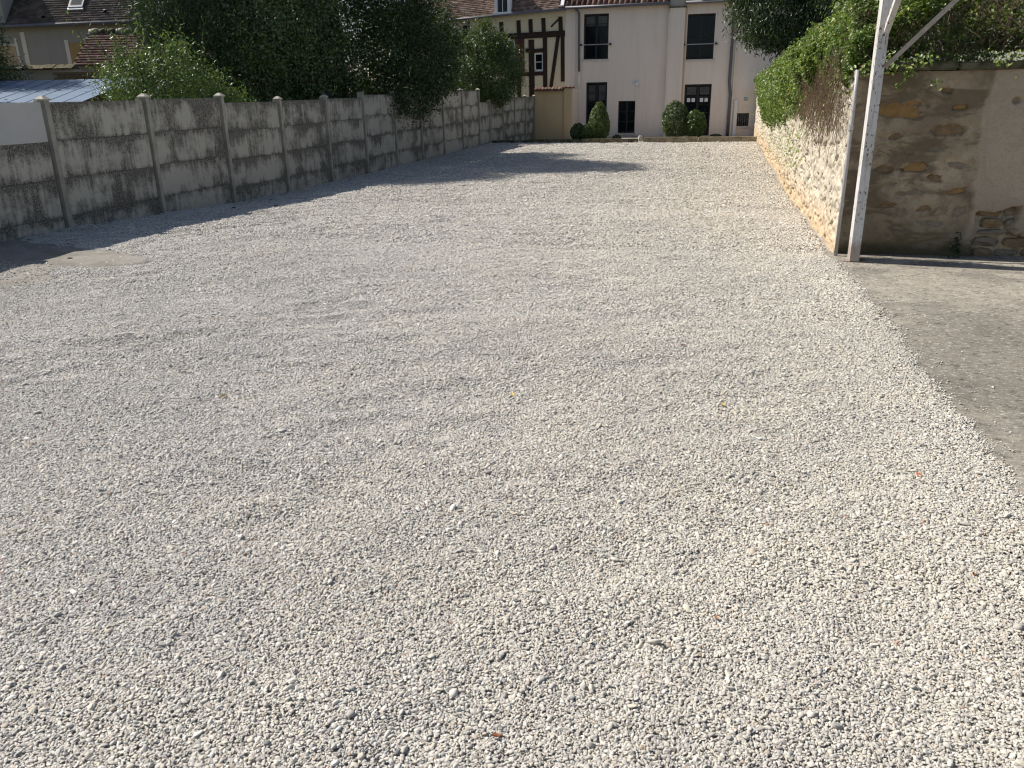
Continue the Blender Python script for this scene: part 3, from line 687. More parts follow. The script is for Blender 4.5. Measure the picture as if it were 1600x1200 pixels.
def window(parent, x0, x1, z0, z1, mullions=1, bars=(0.5,), frame=M_FRAME, y=0.16, fwid=0.06, name='window', curtain=None, sill=True, sillm=M_SILL, label=None, notices=(), backdark=True):
    w, h = x1 - x0, z1 - z0; cx = (x0 + x1) / 2
    f = MB(); a = w / 2; T_ = fwid
    f.box(-a, -a + T_, 0, .05, 0, h).box(a - T_, a, 0, .05, 0, h).box(-a + T_, a - T_, 0, .05, 0, T_).box(-a + T_, a - T_, 0, .05, h - T_, h)
    step = w / (mullions + 1)
    for i in range(mullions):
        xm = -a + step * (i + 1); f.box(xm - T_ * .7, xm + T_ * .7, -.004, .046, T_ + .001, h - T_ - .001)
    win = f.build(name, frame, parent, loc=(cx, y, z0))
    if label: win['label'] = label
    rows = [T_] + [h * b_ for b_ in bars] + [h - T_]
    for i in range(mullions + 1):
        xa, xb = -a + step * i + T_ * (.7 if i else 1), -a + step * (i + 1) - T_ * (.7 if i < mullions else 1)
        for j, b_ in enumerate(rows[1:-1]): MB().box(xa, xb, 0.008, 0.036, b_ - .014, b_ + .014).build('glazing_bar', frame, win)
        for j in range(len(rows) - 1):
            MB().box(xa, xb, 0.02, 0.026, rows[j] + .015, rows[j + 1] - .015).build('pane', M_GLASS, win)
        if curtain:
            c0, c1 = curtain; MB().box(xa + .03, xb - .03, 0.036, 0.04, h * c0, h * c1).build('curtain', M_CURT, win)
        for (fx0, fx1, fz0, fz1) in notices:
            MB().box(xa + (xb - xa) * fx0, xa + (xb - xa) * fx1, 0.012, 0.018, h * fz0, h * fz1).build('paper_notice', M_PAPER, win)
    if backdark: MB().box(-a - .3, a + .3, 0.5, 0.52, -.3, h + .3).build('room_backdrop', M_DARKROOM, win)
    if sill: MB().box(-a - .06, a + .06, -y - .05, 0.0, -0.085, -0.002).build('sill', sillm, win)
    return win

def tiles(name, x0, x1, slope_len, pitch, tw, tl, mat, parent, loc, cyl=False, jit=0.006, rz=0.0, raise_=0.018, shear=0.0):
    """roof covering as separate small tiles, joined (far too small to pick apart)"""
    nx = int((x1 - x0) / tw); ny = int(slope_len / tl)
    V = []; F = []; Tn = []
    prof = [(-0.5, -0.03), (-0.38, -0.03), (-0.24, 0.05), (0.0, 0.075), (0.24, 0.05), (0.38, -0.03), (0.5, -0.03)] if cyl else [(-0.49, 0.0), (0.49, 0.0)]
    k = len(prof); c, s_ = math.cos(pitch), math.sin(pitch)
    for j in range(ny):
        off = 0 if cyl else (j % 2) * tw / 2
        for i in range(nx):
            xc = x0 + (i + .5) * tw + off; base = len(V) 
            a0, a1 = j * tl, (j + 1.12) * tl; dz = rng.normal(0, jit)
            rows_ = []
            for (a, lift) in ((a0, raise_ + dz), (a1, 0.0)):
                for (u, hgt) in prof:
                    p = u * tw; q = hgt * (1 if cyl else 1) + lift + 0.004
                    V.append((xc + p, a * c - q * s_, a * s_ + q * c + shear * (xc + p)))
            for u in range(k - 1): F.append((base + u, base + u + 1, base + k + u + 1, base + k + u))
            b2 = len(V)
            for (u, hgt) in prof:   # thickness of the exposed front edge
                p = u * tw; q = -0.012; V.append((xc + p, a0 * c - q * s_, a0 * s_ + q * c + shear * (xc + p)))
            for u in range(k - 1): F.append((b2 + u, b2 + u + 1, base + u + 1, base + u))
            Tn += [rng.random()] * (3 * k)
    me = npmesh(name, np.array(V), np.array(F), False, {'tint': ('FLOAT', 'POINT', np.array(Tn, dtype=np.float32))})
    return link(name, me, mat, parent, loc, (0, 0, rz), kind='stuff')

# ---- main two-storey house at the far end
HY = 38.0
house = empty('rendered_house', (0, HY, -2.1), label='two storey pinkish rendered house with dark windows and brown tiled roof at the far end', cat='house')
hz = 2.1
def hh(*z): return [a + hz for a in z]
holes = [(-6.36, -5.25, 1.35 + hz, 3.20 + hz), (-6.22, -5.26, -1.9 + hz, 0.39 + hz), (-4.75, -3.98, -1.8 + hz, -0.42 + hz)]
link('wall', wallmesh(-7.15, -2.62, -0.1, 3.42 + hz, holes), M_FAC, house)
holesR = [(-1.87, -0.72, 1.23 + hz, 3.03 + hz), (-1.85, -0.70, -1.93 + hz, 0.22 + hz), (0.46, 0.96, -1.54 + hz, -1.0 + hz)]
link('wall', wallmesh(-1.70 - 0.27, 6.0, -0.1, 3.44 + hz, holesR), M_FAC, house)
MB().box(-2.62, -1.975, -0.16, 0.2, -0.1, 3.28 + hz).build('chimney_breast', M_FAC, house)
MB().box(-2.66, -1.93, -0.2, 0.25, 3.285 + hz, 3.33 + hz).build('string_course', M_CURB_D, house)
MB().box(-2.62, -1.975, -0.16, 0.6, 3.335 + hz, 7.6 + hz).build('chimney', M_LEFTH, house)
MB().box(-2.665, -2.622, -0.19, -0.02, -0.1, 3.1 + hz).build('pale_edge', M_FAC2, house)
MB().box(-1.973, -1.90, -0.012, 0.0, -0.1, 3.3 + hz).build('lit_edge_strip', M_LIT_EDGE, house)  # orange light on the wall's left edge, painted as a thin coloured strip
for (a, c) in ((-7.15, -2.625), (-1.97, 6.0)):
    MB().box(a, c, 0.25, 0.3, 0.0, 3.4 + hz).build('inner_leaf', M_DARKROOM, house) if False else None
    tiles('roof_tiles', a - 0.05, c, 5.0, math.radians(45), 0.235, 0.34, M_TILE_A, house, (0, -0.22, 3.46 + hz), cyl=True)
    MB().box(a, c, -0.2, 0.0, 3.425 + hz, 3.452 + hz).build('eaves_board', M_TIMB, house)
    g = MB().tube([(a, -0.27, 3.46 + hz), (c, -0.27, 3.46 + hz)], 0.06, 10).build('gutter', M_ZINC, house, True)
    # roof deck under the tiles
    MB().add([(a, -0.16, 3.452 + hz), (c, -0.16, 3.452 + hz), (c, 3.3, 6.912 + hz), (a, 3.3, 6.912 + hz), (c, 7.0, 3.45 + hz), (a, 7.0, 3.45 + hz)], [(0, 1, 2, 3), (3, 2, 4, 5), (0, 5, 4, 1)]).build('roof_deck', M_TIMB, house)
w1 = window(house, -6.36, -5.25, 1.35 + hz, 3.20 + hz, 1, (0.78,), curtain=(0.74, 0.95))
w2 = window(house, -6.22, -5.26, -1.9 + hz, 0.39 + hz, 1, (0.62, 0.80), curtain=(0.66, 0.95), sill=False)
w3 = window(house, -4.75, -3.98, -1.8 + hz, -0.42 + hz, 1, (0.35, 0.68), fwid=0.045)
w4 = window(house, -1.87, -0.72, 1.23 + hz, 3.03 + hz, 1, (0.5,), curtain=None)
for xq in (-1.80, -1.24):      # drawn dark blue curtains with folds
    for q in range(5): MB().box(xq + 1.295 + q * .09, xq + 1.295 + q * .09 + .085, 0.045 + (q % 2) * .02, 0.05 + (q % 2) * .02, 0.07, 1.73).build('curtain_fold', M_DRAPE, w4)
w5 = window(house, -1.85, -0.70, -1.93 + hz, 0.22 + hz, 1, (0.45, 0.76), curtain=(0.80, 0.95), sill=False, notices=((0.12, 0.42, 0.66, 0.735), (0.55, 0.85, 0.66, 0.735)))
w6 = window(house, 0.46, 0.96, -1.54 + hz, -1.0 + hz, 1, (), fwid=0.035)
bars = MB()
for i in range(5): bars.box(0.53 + i * 0.088, 0.548 + i * 0.088, -0.004, 0.014, -1.53 + hz, -1.01 + hz)
for i in range(5):
    MB().box(-0.009, 0.009, -0.12, -0.102, 0.01, 0.53).build('grille_bar', M_ZINC, w6, loc=(-0.18 + i * 0.088, 0, 0))
for (xa, xb, z) in ((-6.36, -5.25, 1.95), (-1.87, -0.72, 1.83)):
    rl = MB().bar((xa - 0.12, -0.07, z + hz), (xb + 0.12, -0.07, z + hz), 0.035, 0.035).build('window_rail', M_PIPE, house)
    for x in (xa - 0.1, xb + 0.1): MB().box(x - .045, x + .045, -0.095, 0.0, z + hz - .035, z + hz + .035).build('rail_bracket', M_FRAME, rl)
lamp = MB().tube([(-3.94, -0.13, 0.30 + hz), (-3.94, -0.02, 0.30 + hz)], [0.085, 0.11], 16).build('wall_lamp', M_WHITE, house, True)
MB().tube([(-3.94, -0.02, 0.42 + hz), (-3.94, -0.003, 0.42 + hz)], [0.05, 0.05], 12).build('lamp_base', M_WHITE, lamp)
v = MB().box(0.65, 0.88, -0.03, -0.001, -0.53 + hz, -0.30 + hz).build('air_vent', M_WHITE, house)
MB().box(0.685, 0.845, -0.034, -0.031, -0.495 + hz, -0.335 + hz).build('grille', M_PIPE, v)
MB().tube([(0.03, -0.3, 3.35 + hz), (0.03, -0.09, 3.1 + hz), (0.03, -0.09, 0.3 + hz), (0.10, -0.09, -0.2 + hz), (0.10, -0.09, -1.95 + hz)], 0.06, 12).build('downpipe', M_ZINC, house, True)
MB().box(0.185, 0.245, -0.06, 0.0, -0.1, 3.2 + hz).build('corner_strip', M_FAC2, house)
MB().box(0.31, 0.45, -0.08, 0.0, -0.1, -0.45 + hz).build('white_conduit', M_WHITE, house)
dp = MB().tube([(-6.68, -0.26, 3.42 + hz), (-6.55, -0.09, 3.25 + hz), (-6.53, -0.09, 0.85 + hz)], 0.05, 12).build('downpipe', M_ZINC, house, True)
MB().tube([(-6.53, -0.09, 0.848 + hz), (-6.53, -0.09, 0.2 + hz)], 0.055, 12).build('downpipe_shoe', M_FAC2, house, True)
MB().box(-6.80, -6.72, -0.03, 0.0, 0.3 + hz, 3.3 + hz).build('corner_strip', M_FAC2, house)

# ---- half-timbered house joined on its left
ht = empty('half_timbered_house', (-7.15, HY, -2.1), label='cream half timbered house with dark beams and a white dormer behind the fence', cat='house')
def tx(x, z): return (x + 7.15, z + 2.1)
ev = lambda x: (3.41 + (x + 7.13) * 0.0465) + 2.1
hl = [(-8.61, -8.18, 0.92, 1.69), (-10.4, -9.50, 0.98, 2.28)]
lw = wallmesh(-14.5 + 7.15, -0.005, -0.1, 3.4 + 2.1, [(*[a + 7.15 for a in h[:2]], *[a + 2.1 for a in h[2:]]) for h in hl], zt=lambda x: ev(x - 7.15) - 0.02)
link('wall', lw, M_CREAM, ht)
def beam(x0, z0, x1, z1, w=0.13, d=0.035):
    dd = d + random.uniform(0, 0.006)
    a, c = tx(x0, z0), tx(x1, z1)
    w *= 1.3
    m_ = MB().bar((a[0], -dd / 2 + 0.008, a[1]), (c[0], -dd / 2 + 0.008, c[1]), w, dd, (0, 1, 0))
    m_.build('timber_beam', M_TIMB, ht)
MBb = MB().add([(-7.35, -0.05, ev(-14.5) - .25), (0, -0.05, ev(-7.15) - .25), (0, -0.05, ev(-7.15) - .03), (-7.35, -0.05, ev(-14.5) - .03), (-7.35, 0.0, ev(-14.5) - .25), (0, 0.0, ev(-7.15) - .25), (0, 0.0, ev(-7.15) - .03), (-7.35, 0.0, ev(-14.5) - .03)],
     [(0, 1, 2, 3), (0, 4, 5, 1), (3, 2, 6, 7), (0, 3, 7, 4), (1, 5, 6, 2)]).build('frieze_board', M_CREAM, ht)
beam(-9.9, 2.40, -7.19, 2.45, 0.19, 0.06)
beam(-14.3, 2.30, -9.9, 2.40, 0.19, 0.06)
for (x, zb_, zt_) in ((-7.38, 2.55, 3.13), (-8.15, 2.53, 3.12), (-8.74, 2.52, 3.10), (-9.29, 2.51, 3.08), (-10.09, 2.5, 3.05), (-10.9, 2.5, 3.0), (-11.8, 2.48, 2.95), (-12.7, 2.45, 2.9)): beam(x, zb_, x - .02, zt_, 0.14)
beam(-7.30, 2.35, -7.28, 0.45, 0.13); beam(-7.50, 2.33, -7.83, 0.2, 0.12); beam(-8.10, 2.34, -8.08, -1.9, 0.15)
beam(-8.73, 2.24, -8.70, -1.9, 0.2); beam(-9.0, 1.80, -8.84, 1.80, 0.13); beam(-8.62, 1.77, -8.18, 1.79, 0.13)
beam(-9.3, 0.80, -8.82, 0.80, 0.12); beam(-8.6, 0.81, -8.16, 0.82, 0.13); beam(-9.32, 0.72, -9.30, -1.9, 0.14); beam(-7.82, 2.74, -7.48, 3.03, 0.05)
beam(-10.6, 2.3, -10.62, -1.9, 0.15); beam(-11.7, 2.3, -11.5, -1.9, 0.14); beam(-12.9, 2.2, -12.9, -1.9, 0.15)
window(ht, -8.61 + 7.15, -8.18 + 7.15, 0.92 + 2.1, 1.69 + 2.1, 0, (0.5,), M_WHITE, 0.03, 0.07, sill=False)
window(ht, -10.4 + 7.15, -9.50 + 7.15, 0.98 + 2.1, 2.28 + 2.1, 1, (0.33, 0.66), M_WHITE, 0.05, 0.06, sill=False)
sh = MB().box(*[a + 7.15 for a in (-9.48, -9.05)], -0.05, -0.012, 0.91 + 2.1, 2.29 + 2.1).build('shutter', M_SHUT, ht)
for z in (1.05, 1.6, 2.15): MB().box(-9.46 + 7.15, -9.07 + 7.15, -0.062, -0.051, z + 2.1 - .04, z + 2.1 + .04).build('shutter_batten', M_SHUT, sh)
tiles('roof_tiles', -14.6 + 7.15, -0.15, 5.0, math.radians(47), 0.17, 0.115, M_TILE_B, ht, (0, -0.24, ev(-7.15) + 0.03), shear=0.0465, raise_=0.012, jit=0.004)
MB().add([(-7.5, -0.2, ev(-14.65) + .0), (-0.1, -0.2, ev(-7.25) + .0), (-0.1, 3.2, ev(-7.25) + 3.6), (-7.5, 3.2, ev(-14.65) + 3.6), (-0.1, 6.8, ev(-7.25)), (-7.5, 6.8, ev(-14.65))], [(0, 1, 2, 3), (3, 2, 4, 5), (0, 5, 4, 1)]).build('roof_deck', M_TIMB, ht)
MB().tube([(-7.5, -0.28, ev(-14.65) + 0.0), (0.0, -0.28, ev(-7.15) + 0.0)], 0.055, 10).build('gutter', M_ZINC, ht, True)
MB().box(-0.14, -0.04, -0.28, 4.0, 3.45 + 2.1, 3.5 + 2.1, Matrix.Translation((0, 0, 0))).build('verge_board', M_TIMB, ht)
vg = MB().bar((-0.12, -0.26, ev(-7.15) + .10), (-0.12, 3.2, ev(-7.15) + 3.75), 0.14, 0.16).build('gable_kerb', M_WHITE, ht)
MB().tube([(-4.46, -0.10, 3.22 + 2.1), (-4.47, -0.10, 0.2)], 0.05, 10).build('downpipe', M_ZINC, ht, True)
# dormer: white cheeks and frame standing on the eaves
dm = MB().box(-10.33 + 7.15, -10.20 + 7.15, -0.30, 0.05, ev(-10) + .05, 4.75 + 2.1).box(-9.74 + 7.15, -9.60 + 7.15, -0.30, 0.05, ev(-10) + .05, 4.75 + 2.1).box(-10.33 + 7.15, -9.60 + 7.15, -0.29, 0.05, 4.752 + 2.1, 4.95 + 2.1).build('dormer', M_WHITE, ht)
MB().add([(-3.32, -0.32, ev(-10) + .02), (-2.31, -0.32, ev(-10) + .05), (-2.45, -0.32, ev(-10) + .13), (-3.18, -0.32, ev(-10) + .12), (-3.32, 0.0, ev(-10) + .02), (-2.31, 0.0, ev(-10) + .05), (-2.45, 0.0, ev(-10) + .13), (-3.18, 0.0, ev(-10) + .12)], [(0, 1, 2, 3), (3, 2, 6, 7), (0, 3, 7, 4), (1, 5, 6, 2)]).build('dormer_sill', M_WHITE, dm)
MB().box(-10.19 + 7.15, -9.75 + 7.15, -0.22, -0.20, ev(-10) + .13, 4.75 + 2.1).build('pane', M_GLASS, dm)
for z in (3.95, 4.35): MB().box(-10.19 + 7.15, -9.75 + 7.15, -0.245, -0.221, z + 2.1, z + 2.14).build('glazing_bar', M_WHITE, dm)
MB().box(-9.985 + 7.15, -9.955 + 7.15, -0.25, -0.222, ev(-10) + .14, 4.75 + 2.1).build('glazing_bar', M_WHITE, dm)
MB().box(-10.29 + 7.15, -9.64 + 7.15, 0.06, 1.4, ev(-10) + .05, 4.9 + 2.1).build('dormer_cheek', M_TILE_C if False else M_ZINC, dm)

# ---- ochre garden wall with tiled cap between fence and house
ow = empty('ochre_garden_wall', (-7.49, 36.1, -2.05), label='ochre rendered garden wall capped with red tiles at the end of the concrete fence', cat='wall')
MB().box(-0.66, 0.645, -0.10, 0.12, -0.1, 2.12).build('wall_panel', M_OCHRE, ow)
MB().box(0.65, 0.96, -0.15, 0.2, -0.1, 2.21).build('pier', M_OCHRE, ow)
MB().box(0.68, 0.93, 0.205, 1.88, -0.1, 2.18).build('return_wall', M_FAC, ow)
for i in range(9):
    c = MB().add([(-.072, -.2, 0), (.072, -.2, 0), (.072, .2, 0), (-.072, .2, 0), (-.05, -.2, .09), (.05, -.2, .09), (.05, .2, .12), (-.05, .2, .12)], [(0, 1, 5, 4), (4, 5, 6, 7), (1, 2, 6, 5), (0, 4, 7, 3), (2, 3, 7, 6), (0, 3, 2, 1)]).mesh('cap_tile')
    me_t = c; me_t.attributes.new('tint', 'FLOAT', 'POINT').data.foreach_set('value', [random.random()] * 8)
    link('cap_tile', c, M_TILE_R, ow, (-0.60 + i * 0.146, -0.02, 2.123 + random.uniform(0, .006)), (0.12, 0, random.uniform(-.03, .03)))
for i in range(3):
    c = MB().add([(-.09, -.2, 0), (.09, -.2, 0), (.09, .25, 0), (-.09, .25, 0), (-.06, -.2, .05), (.06, -.2, .05), (.06, .25, .05), (-.06, .25, .05)], [(0, 1, 5, 4), (4, 5, 6, 7), (1, 2, 6, 5), (0, 4, 7, 3), (2, 3, 7, 6), (0, 3, 2, 1)]).mesh('cap_tile')
    c.attributes.new('tint', 'FLOAT', 'POINT').data.foreach_set('value', [random.random() * .4] * 8)
    link('cap_tile', c, M_TILE_A, ow, (0.64 + i * 0.17, 0.0, 2.215 + random.uniform(0, .02)), (0.1, random.uniform(-.05, .05), random.uniform(-.06, .06)))

# ---- buildings far left (their own frame: square to the lens heading)
cH, sH = math.cos(HEAD), math.sin(HEAD)
def hf(u, d, z=0): return (u * cH - d * sH, u * sH + d * cH, z)
lh = empty('beige_house', hf(-16, 33, -2.1), HEAD, label='beige house with a long dull brown tiled roof and skylights behind the left trees', cat='house')
def lx(u): return u + 16
lev = lambda u: 2.73 + 2.1 + (u + 16) * 0.018
MB().add([(lx(-26), 0, -.1), (lx(-8), 0, -.1), (lx(-8), 0, lev(-8)), (lx(-26), 0, lev(-26)), (lx(-26), 6, -.1), (lx(-8), 6, -.1), (lx(-8), 6, lev(-8)), (lx(-26), 6, lev(-26))], [(0, 1, 2, 3), (1, 5, 6, 2), (4, 0, 3, 7), (5, 4, 7, 6)]).build('wall', M_LEFTH, lh)
tiles('roof_tiles', lx(-26), lx(-8), 5.4, math.radians(45), 0.17, 0.12, M_TILE_C, lh, (0, -0.24, 2.73 + 2.1 + 0.02), shear=0.018, raise_=0.012, jit=0.004)
MB().add([(lx(-26), -0.2, lev(-26)), (lx(-8), -0.2, lev(-8)), (lx(-8), 3.6, lev(-8) + 3.8), (lx(-26), 3.6, lev(-26) + 3.8), (lx(-8), 7.4, lev(-8)), (lx(-26), 7.4, lev(-26))], [(0, 1, 2, 3), (3, 2, 4, 5), (0, 5, 4, 1)]).build('roof_deck', M_TIMB, lh)
MB().tube([(lx(-26), -0.28, lev(-26)), (lx(-8), -0.28, lev(-8))], 0.06, 10).build('gutter', M_ZINC, lh, True)
for (u0, u1, z0, z1) in ((-18.36, -18.2, 1.2, 2.5), (-16.74, -16.60, 1.2, 2.2), (-18.62, -18.54, 1.2, 2.3)):
    MB().box(lx(u0), lx(u1), -0.03, 0.0, z0 + 2.1, z1 + 2.1).build('pale_quoin', M_WHITE if False else M_FAC2, lh)
MB().box(lx(-16.59), lx(-16.05), -0.025, 0.0, 1.3 + 2.1, 2.1 + 2.1).build('shutter', M_OSH, lh)
def on_roof(u0, u1, a0, a1, mat, nm, lift=0.09):
    c_ = math.cos(math.radians(45)); o_ = -0.24; zz = 2.73 + 2.1 + 0.02
    vs = []
    for l in (0.0, lift):
        for (u, a) in ((u0, a0), (u1, a0), (u1, a1), (u0, a1)): vs.append((lx(u), o_ + a * c_ - l * c_, zz + a * c_ + l * c_ + 0.018 * lx(u)))
    return MB().add(vs, [(0, 3, 2, 1), (4, 5, 6, 7), (0, 1, 5, 4), (1, 2, 6, 5), (2, 3, 7, 6), (3, 0, 4, 7)]).build(nm, mat, lh)
for (u0, a0) in ((-16.5, 0.78), (-13.1, 0.95)):
    sk = on_roof(u0, u0 + 0.55, a0, a0 + 0.85, M_ZINC, 'skylight')
    c_ = .7071
    for (q0, q1, e0, e1, l, mt_, nm) in ((.07, .48, .1, .77, .094, M_GLASS, 'pane'), (-.02, .57, -.09, .0, .06, M_WHITE, 'skylight_flashing')):
        vs = []
        for ll in (0.0 if nm != 'pane' else l - .003, l if nm == 'pane' else 0.05):
            for (u, a) in ((u0 + q0, a0 + e0), (u0 + q1, a0 + e0), (u0 + q1, a0 + e1), (u0 + q0, a0 + e1)): vs.append((lx(u), -0.24 + a * c_ - (ll + .01) * c_, 2.73 + 2.1 + .02 + a * c_ + (ll + .01) * c_ + 0.018 * lx(u)))
        MB().add(vs, [(0, 3, 2, 1), (4, 5, 6, 7), (0, 1, 5, 4), (1, 2, 6, 5), (2, 3, 7, 6), (3, 0, 4, 7)]).build(nm, mt_, sk)
for (u, a) in ((-17.4, 0.33), (-15.1, 0.5)): on_roof(u, u + 0.09, a, a + 0.06, M_FRAME, 'vent_tile', 0.12)
# big dormer whose flank shades the roof at the left
MB().box(lx(-20.4), lx(-18.75), -0.15, 2.6, lev(-19), lev(-19) + 2.0).build('dormer', M_LEFTH, lh)
MB().add([(lx(-20.7), -.35, lev(-19) + 2.0), (lx(-18.5), -.35, lev(-19) + 2.0), (lx(-19.6), -.35, lev(-19) + 3.0), (lx(-20.7), 3, lev(-19) + 2.0), (lx(-18.5), 3, lev(-19) + 2.0), (lx(-19.6), 3, lev(-19) + 3.0)], [(0, 1, 2), (1, 4, 5, 2), (0, 2, 5, 3), (3, 5, 4), (0, 3, 4, 1)]).build('dormer_roof', M_ZINC, lh)
# ochre pillar / open shutter
op = empty('ochre_pillar', hf(-17.4, 30, -2.1), HEAD, label='narrow ochre rendered pillar at the far left edge', cat='pillar')
MB().box(-0.22, 0.2, 0, 0.4, -0.1, 3.95).build('shaft', M_OCHRE, op)
MB().box(-0.26, 0.24, -0.04, 0.44, 3.952, 4.03).build('pillar_cap', M_FAC2, op)
# mossy low garden wall with tile coping
mw = empty('mossy_garden_wall', hf(-14.3, 26, -2.1), HEAD, label='low grey garden wall with a moss covered tile coping, above the blue roof', cat='wall')
MB().box(-3.4, 1.3, 0, 0.3, -0.1, 3.02).build('wall_panel', M_LEFTH, mw)
for i in range(16):
    c = MB().add([(-.14, -.12, 0), (.14, -.12, 0), (.14, .42, 0), (-.14, .42, 0), (-.14, -.12, .03), (.14, -.12, .03), (.14, .15, .14), (-.14, .15, .14), (.14, .42, .03), (-.14, .42, .03)], [(0, 1, 5, 4), (4, 5, 6, 7), (7, 6, 8, 9), (1, 2, 8, 6, 5), (0, 4, 7, 9, 3), (2, 3, 9, 8), (0, 3, 2, 1)]).mesh('coping_tile')
    link('coping_tile', c, M_COPE, mw, (-3.2 + i * 0.285, 0, 3.023 + random.uniform(0, .02)), (0, random.uniform(-.04, .04), 0))
# red tiled outbuilding
rb = empty('red_tiled_shed', hf(-12.4, 28, -2.1), HEAD, label='outbuilding with weathered orange red tiled roof behind the flowering shrub', cat='shed')
MB().box(-1.6, 2.6, 0.3, 3.2, -0.1, 3.2).build('wall', M_LEFTH, rb)
tiles('roof_tiles', -1.75, 2.75, 1.9, math.radians(36), 0.17, 0.14, M_TILE_R, rb, (0, 0.08, 3.20), raise_=0.014, jit=0.006)
MB().add([(-1.7, 0.12, 3.19), (2.7, 0.12, 3.19), (2.7, 1.6, 4.25), (-1.7, 1.6, 4.25), (2.7, 3.4, 3.1), (-1.7, 3.4, 3.1)], [(0, 1, 2, 3), (3, 2, 4, 5), (0, 3, 5), (1, 4, 2), (0, 5, 4, 1)]).build('roof_deck', M_TIMB, rb)
for i in range(15): 
    MB().tube([(-1.7 + i * .3, 1.6, 4.30), (-1.42 + i * .3, 1.6, 4.33)], [0.09, 0.10], 10).build('ridge_tile', M_COPE if i % 3 else M_CAP, rb, True)
# brick wall fragment below it
bw = empty('red_brick_wall', hf(-12.6, 25, -2.1), HEAD, label='small red brick wall beside the blue metal roof', cat='wall')
MB().box(-0.62, 1.2, 0.02, 0.26, -0.1, 2.92).build('mortar_core', M_LEFTH, bw)
bk = MB().box(-.105, .105, -.02, .02, -.03, .03).mesh('brick')
bks = [bk]
for r_ in range(12):
    for i in range(8):
        x = -0.5 + i * 0.225 + (r_ % 2) * 0.11
        if x > 1.12: continue
        link('brick', bk, M_STONE_B, bw, (x, 0.012 + random.uniform(-.004, .004), 2.88 - r_ * 0.075))
# blue grey metal roof just behind the fence
br = empty('metal_roofed_shed', hf(-11.5, 20.5, -2.1), HEAD, label='low shed with blue grey sheet metal roof just behind the first fence bays', cat='shed')
MB().box(-3.0, 2.0, -2.3, 1.0, -0.1, 1.95).build('wall', M_LEFTH, br)
nseg = 26
for i in range(nseg // 2):
    x0 = -3.2 + i * 0.42
    m_ = MB().add([(x0, -2.6, 1.99), (x0 + .408, -2.6, 1.99), (x0 + .408, 1.0, 2.62), (x0, 1.0, 2.62), (x0 + .408, -2.6, 1.998), (x0 + .42, -2.6, 1.998), (x0 + .42, 1.0, 2.628), (x0 + .408, 1.0, 2.628), (x0 + .42, -2.6, 1.99), (x0 + .42, 1.0, 2.62)], [(0, 1, 2, 3), (1, 4, 7, 2), (4, 5, 6, 7), (5, 8, 9, 6)])
    m_.build('roof_sheet', M_BLUE, br)

# ================================================================== FOLIAGE
def leaf_mesh(name, C, Nn, size, aspect=0.5, tint=None, fine=False, droop=0.0, grow=None):
    """one folded leaf per centre; C centres, Nn facing normals"""
    n = len(C); Nn = Nn / (np.linalg.norm(Nn, axis=1, keepdims=True) + 1e-9)
    r = rng.normal(size=(n, 3)) if grow is None else grow + rng.normal(size=(n, 3)) * 0.35
    A = np.cross(Nn, r) if grow is None else r - Nn * np.sum(r * Nn, 1, keepdims=True)
    A[:, 2] -= droop; A /= (np.linalg.norm(A, axis=1, keepdims=True) + 1e-9)
    B = np.cross(Nn, A); B /= (np.linalg.norm(B, axis=1, keepdims=True) + 1e-9)
    s = np.broadcast_to(size, (n,))[:, None] if np.ndim(size) else np.full((n, 1), size)
    s = s * rng.uniform(0.7, 1.25, (n, 1)); w = s * aspect
    if fine:
        pts = [C - A * s * .5, C - A * s * .12 + B * w * .5, C + A * s * .2 + B * w * .36, C + A * s * .55 - Nn * s * .12, C + A * s * .2 - B * w * .36, C - A * s * .12 - B * w * .5]
        pts[1] = pts[1] + Nn * w * .16; pts[5] = pts[5] + Nn * w * .16
        V = np.stack(pts, 1).reshape(-1, 3); i = np.arange(n)[:, None] * 6
        F = np.concatenate([i + np.array([0, 1, 2, 3]), i + np.array([0, 3, 4, 5])], 0); k = 6
    else:
        pts = [C - A * s * .5, C + B * w * .5 + Nn * w * .15, C + A * s * .5, C - B * w * .5 + Nn * w * .15]
        V = np.stack(pts, 1).reshape(-1, 3); i = np.arange(n)[:, None] * 4
        F = np.concatenate([i + np.array([0, 1, 2]), i + np.array([0, 2, 3])], 0); k = 4
    if tint is None: tint = rng.random(n)
    return npmesh(name, V, F, False, {'tint': ('FLOAT', 'POINT', np.repeat(np.clip(tint, 0, 1), k).astype(np.float32))})

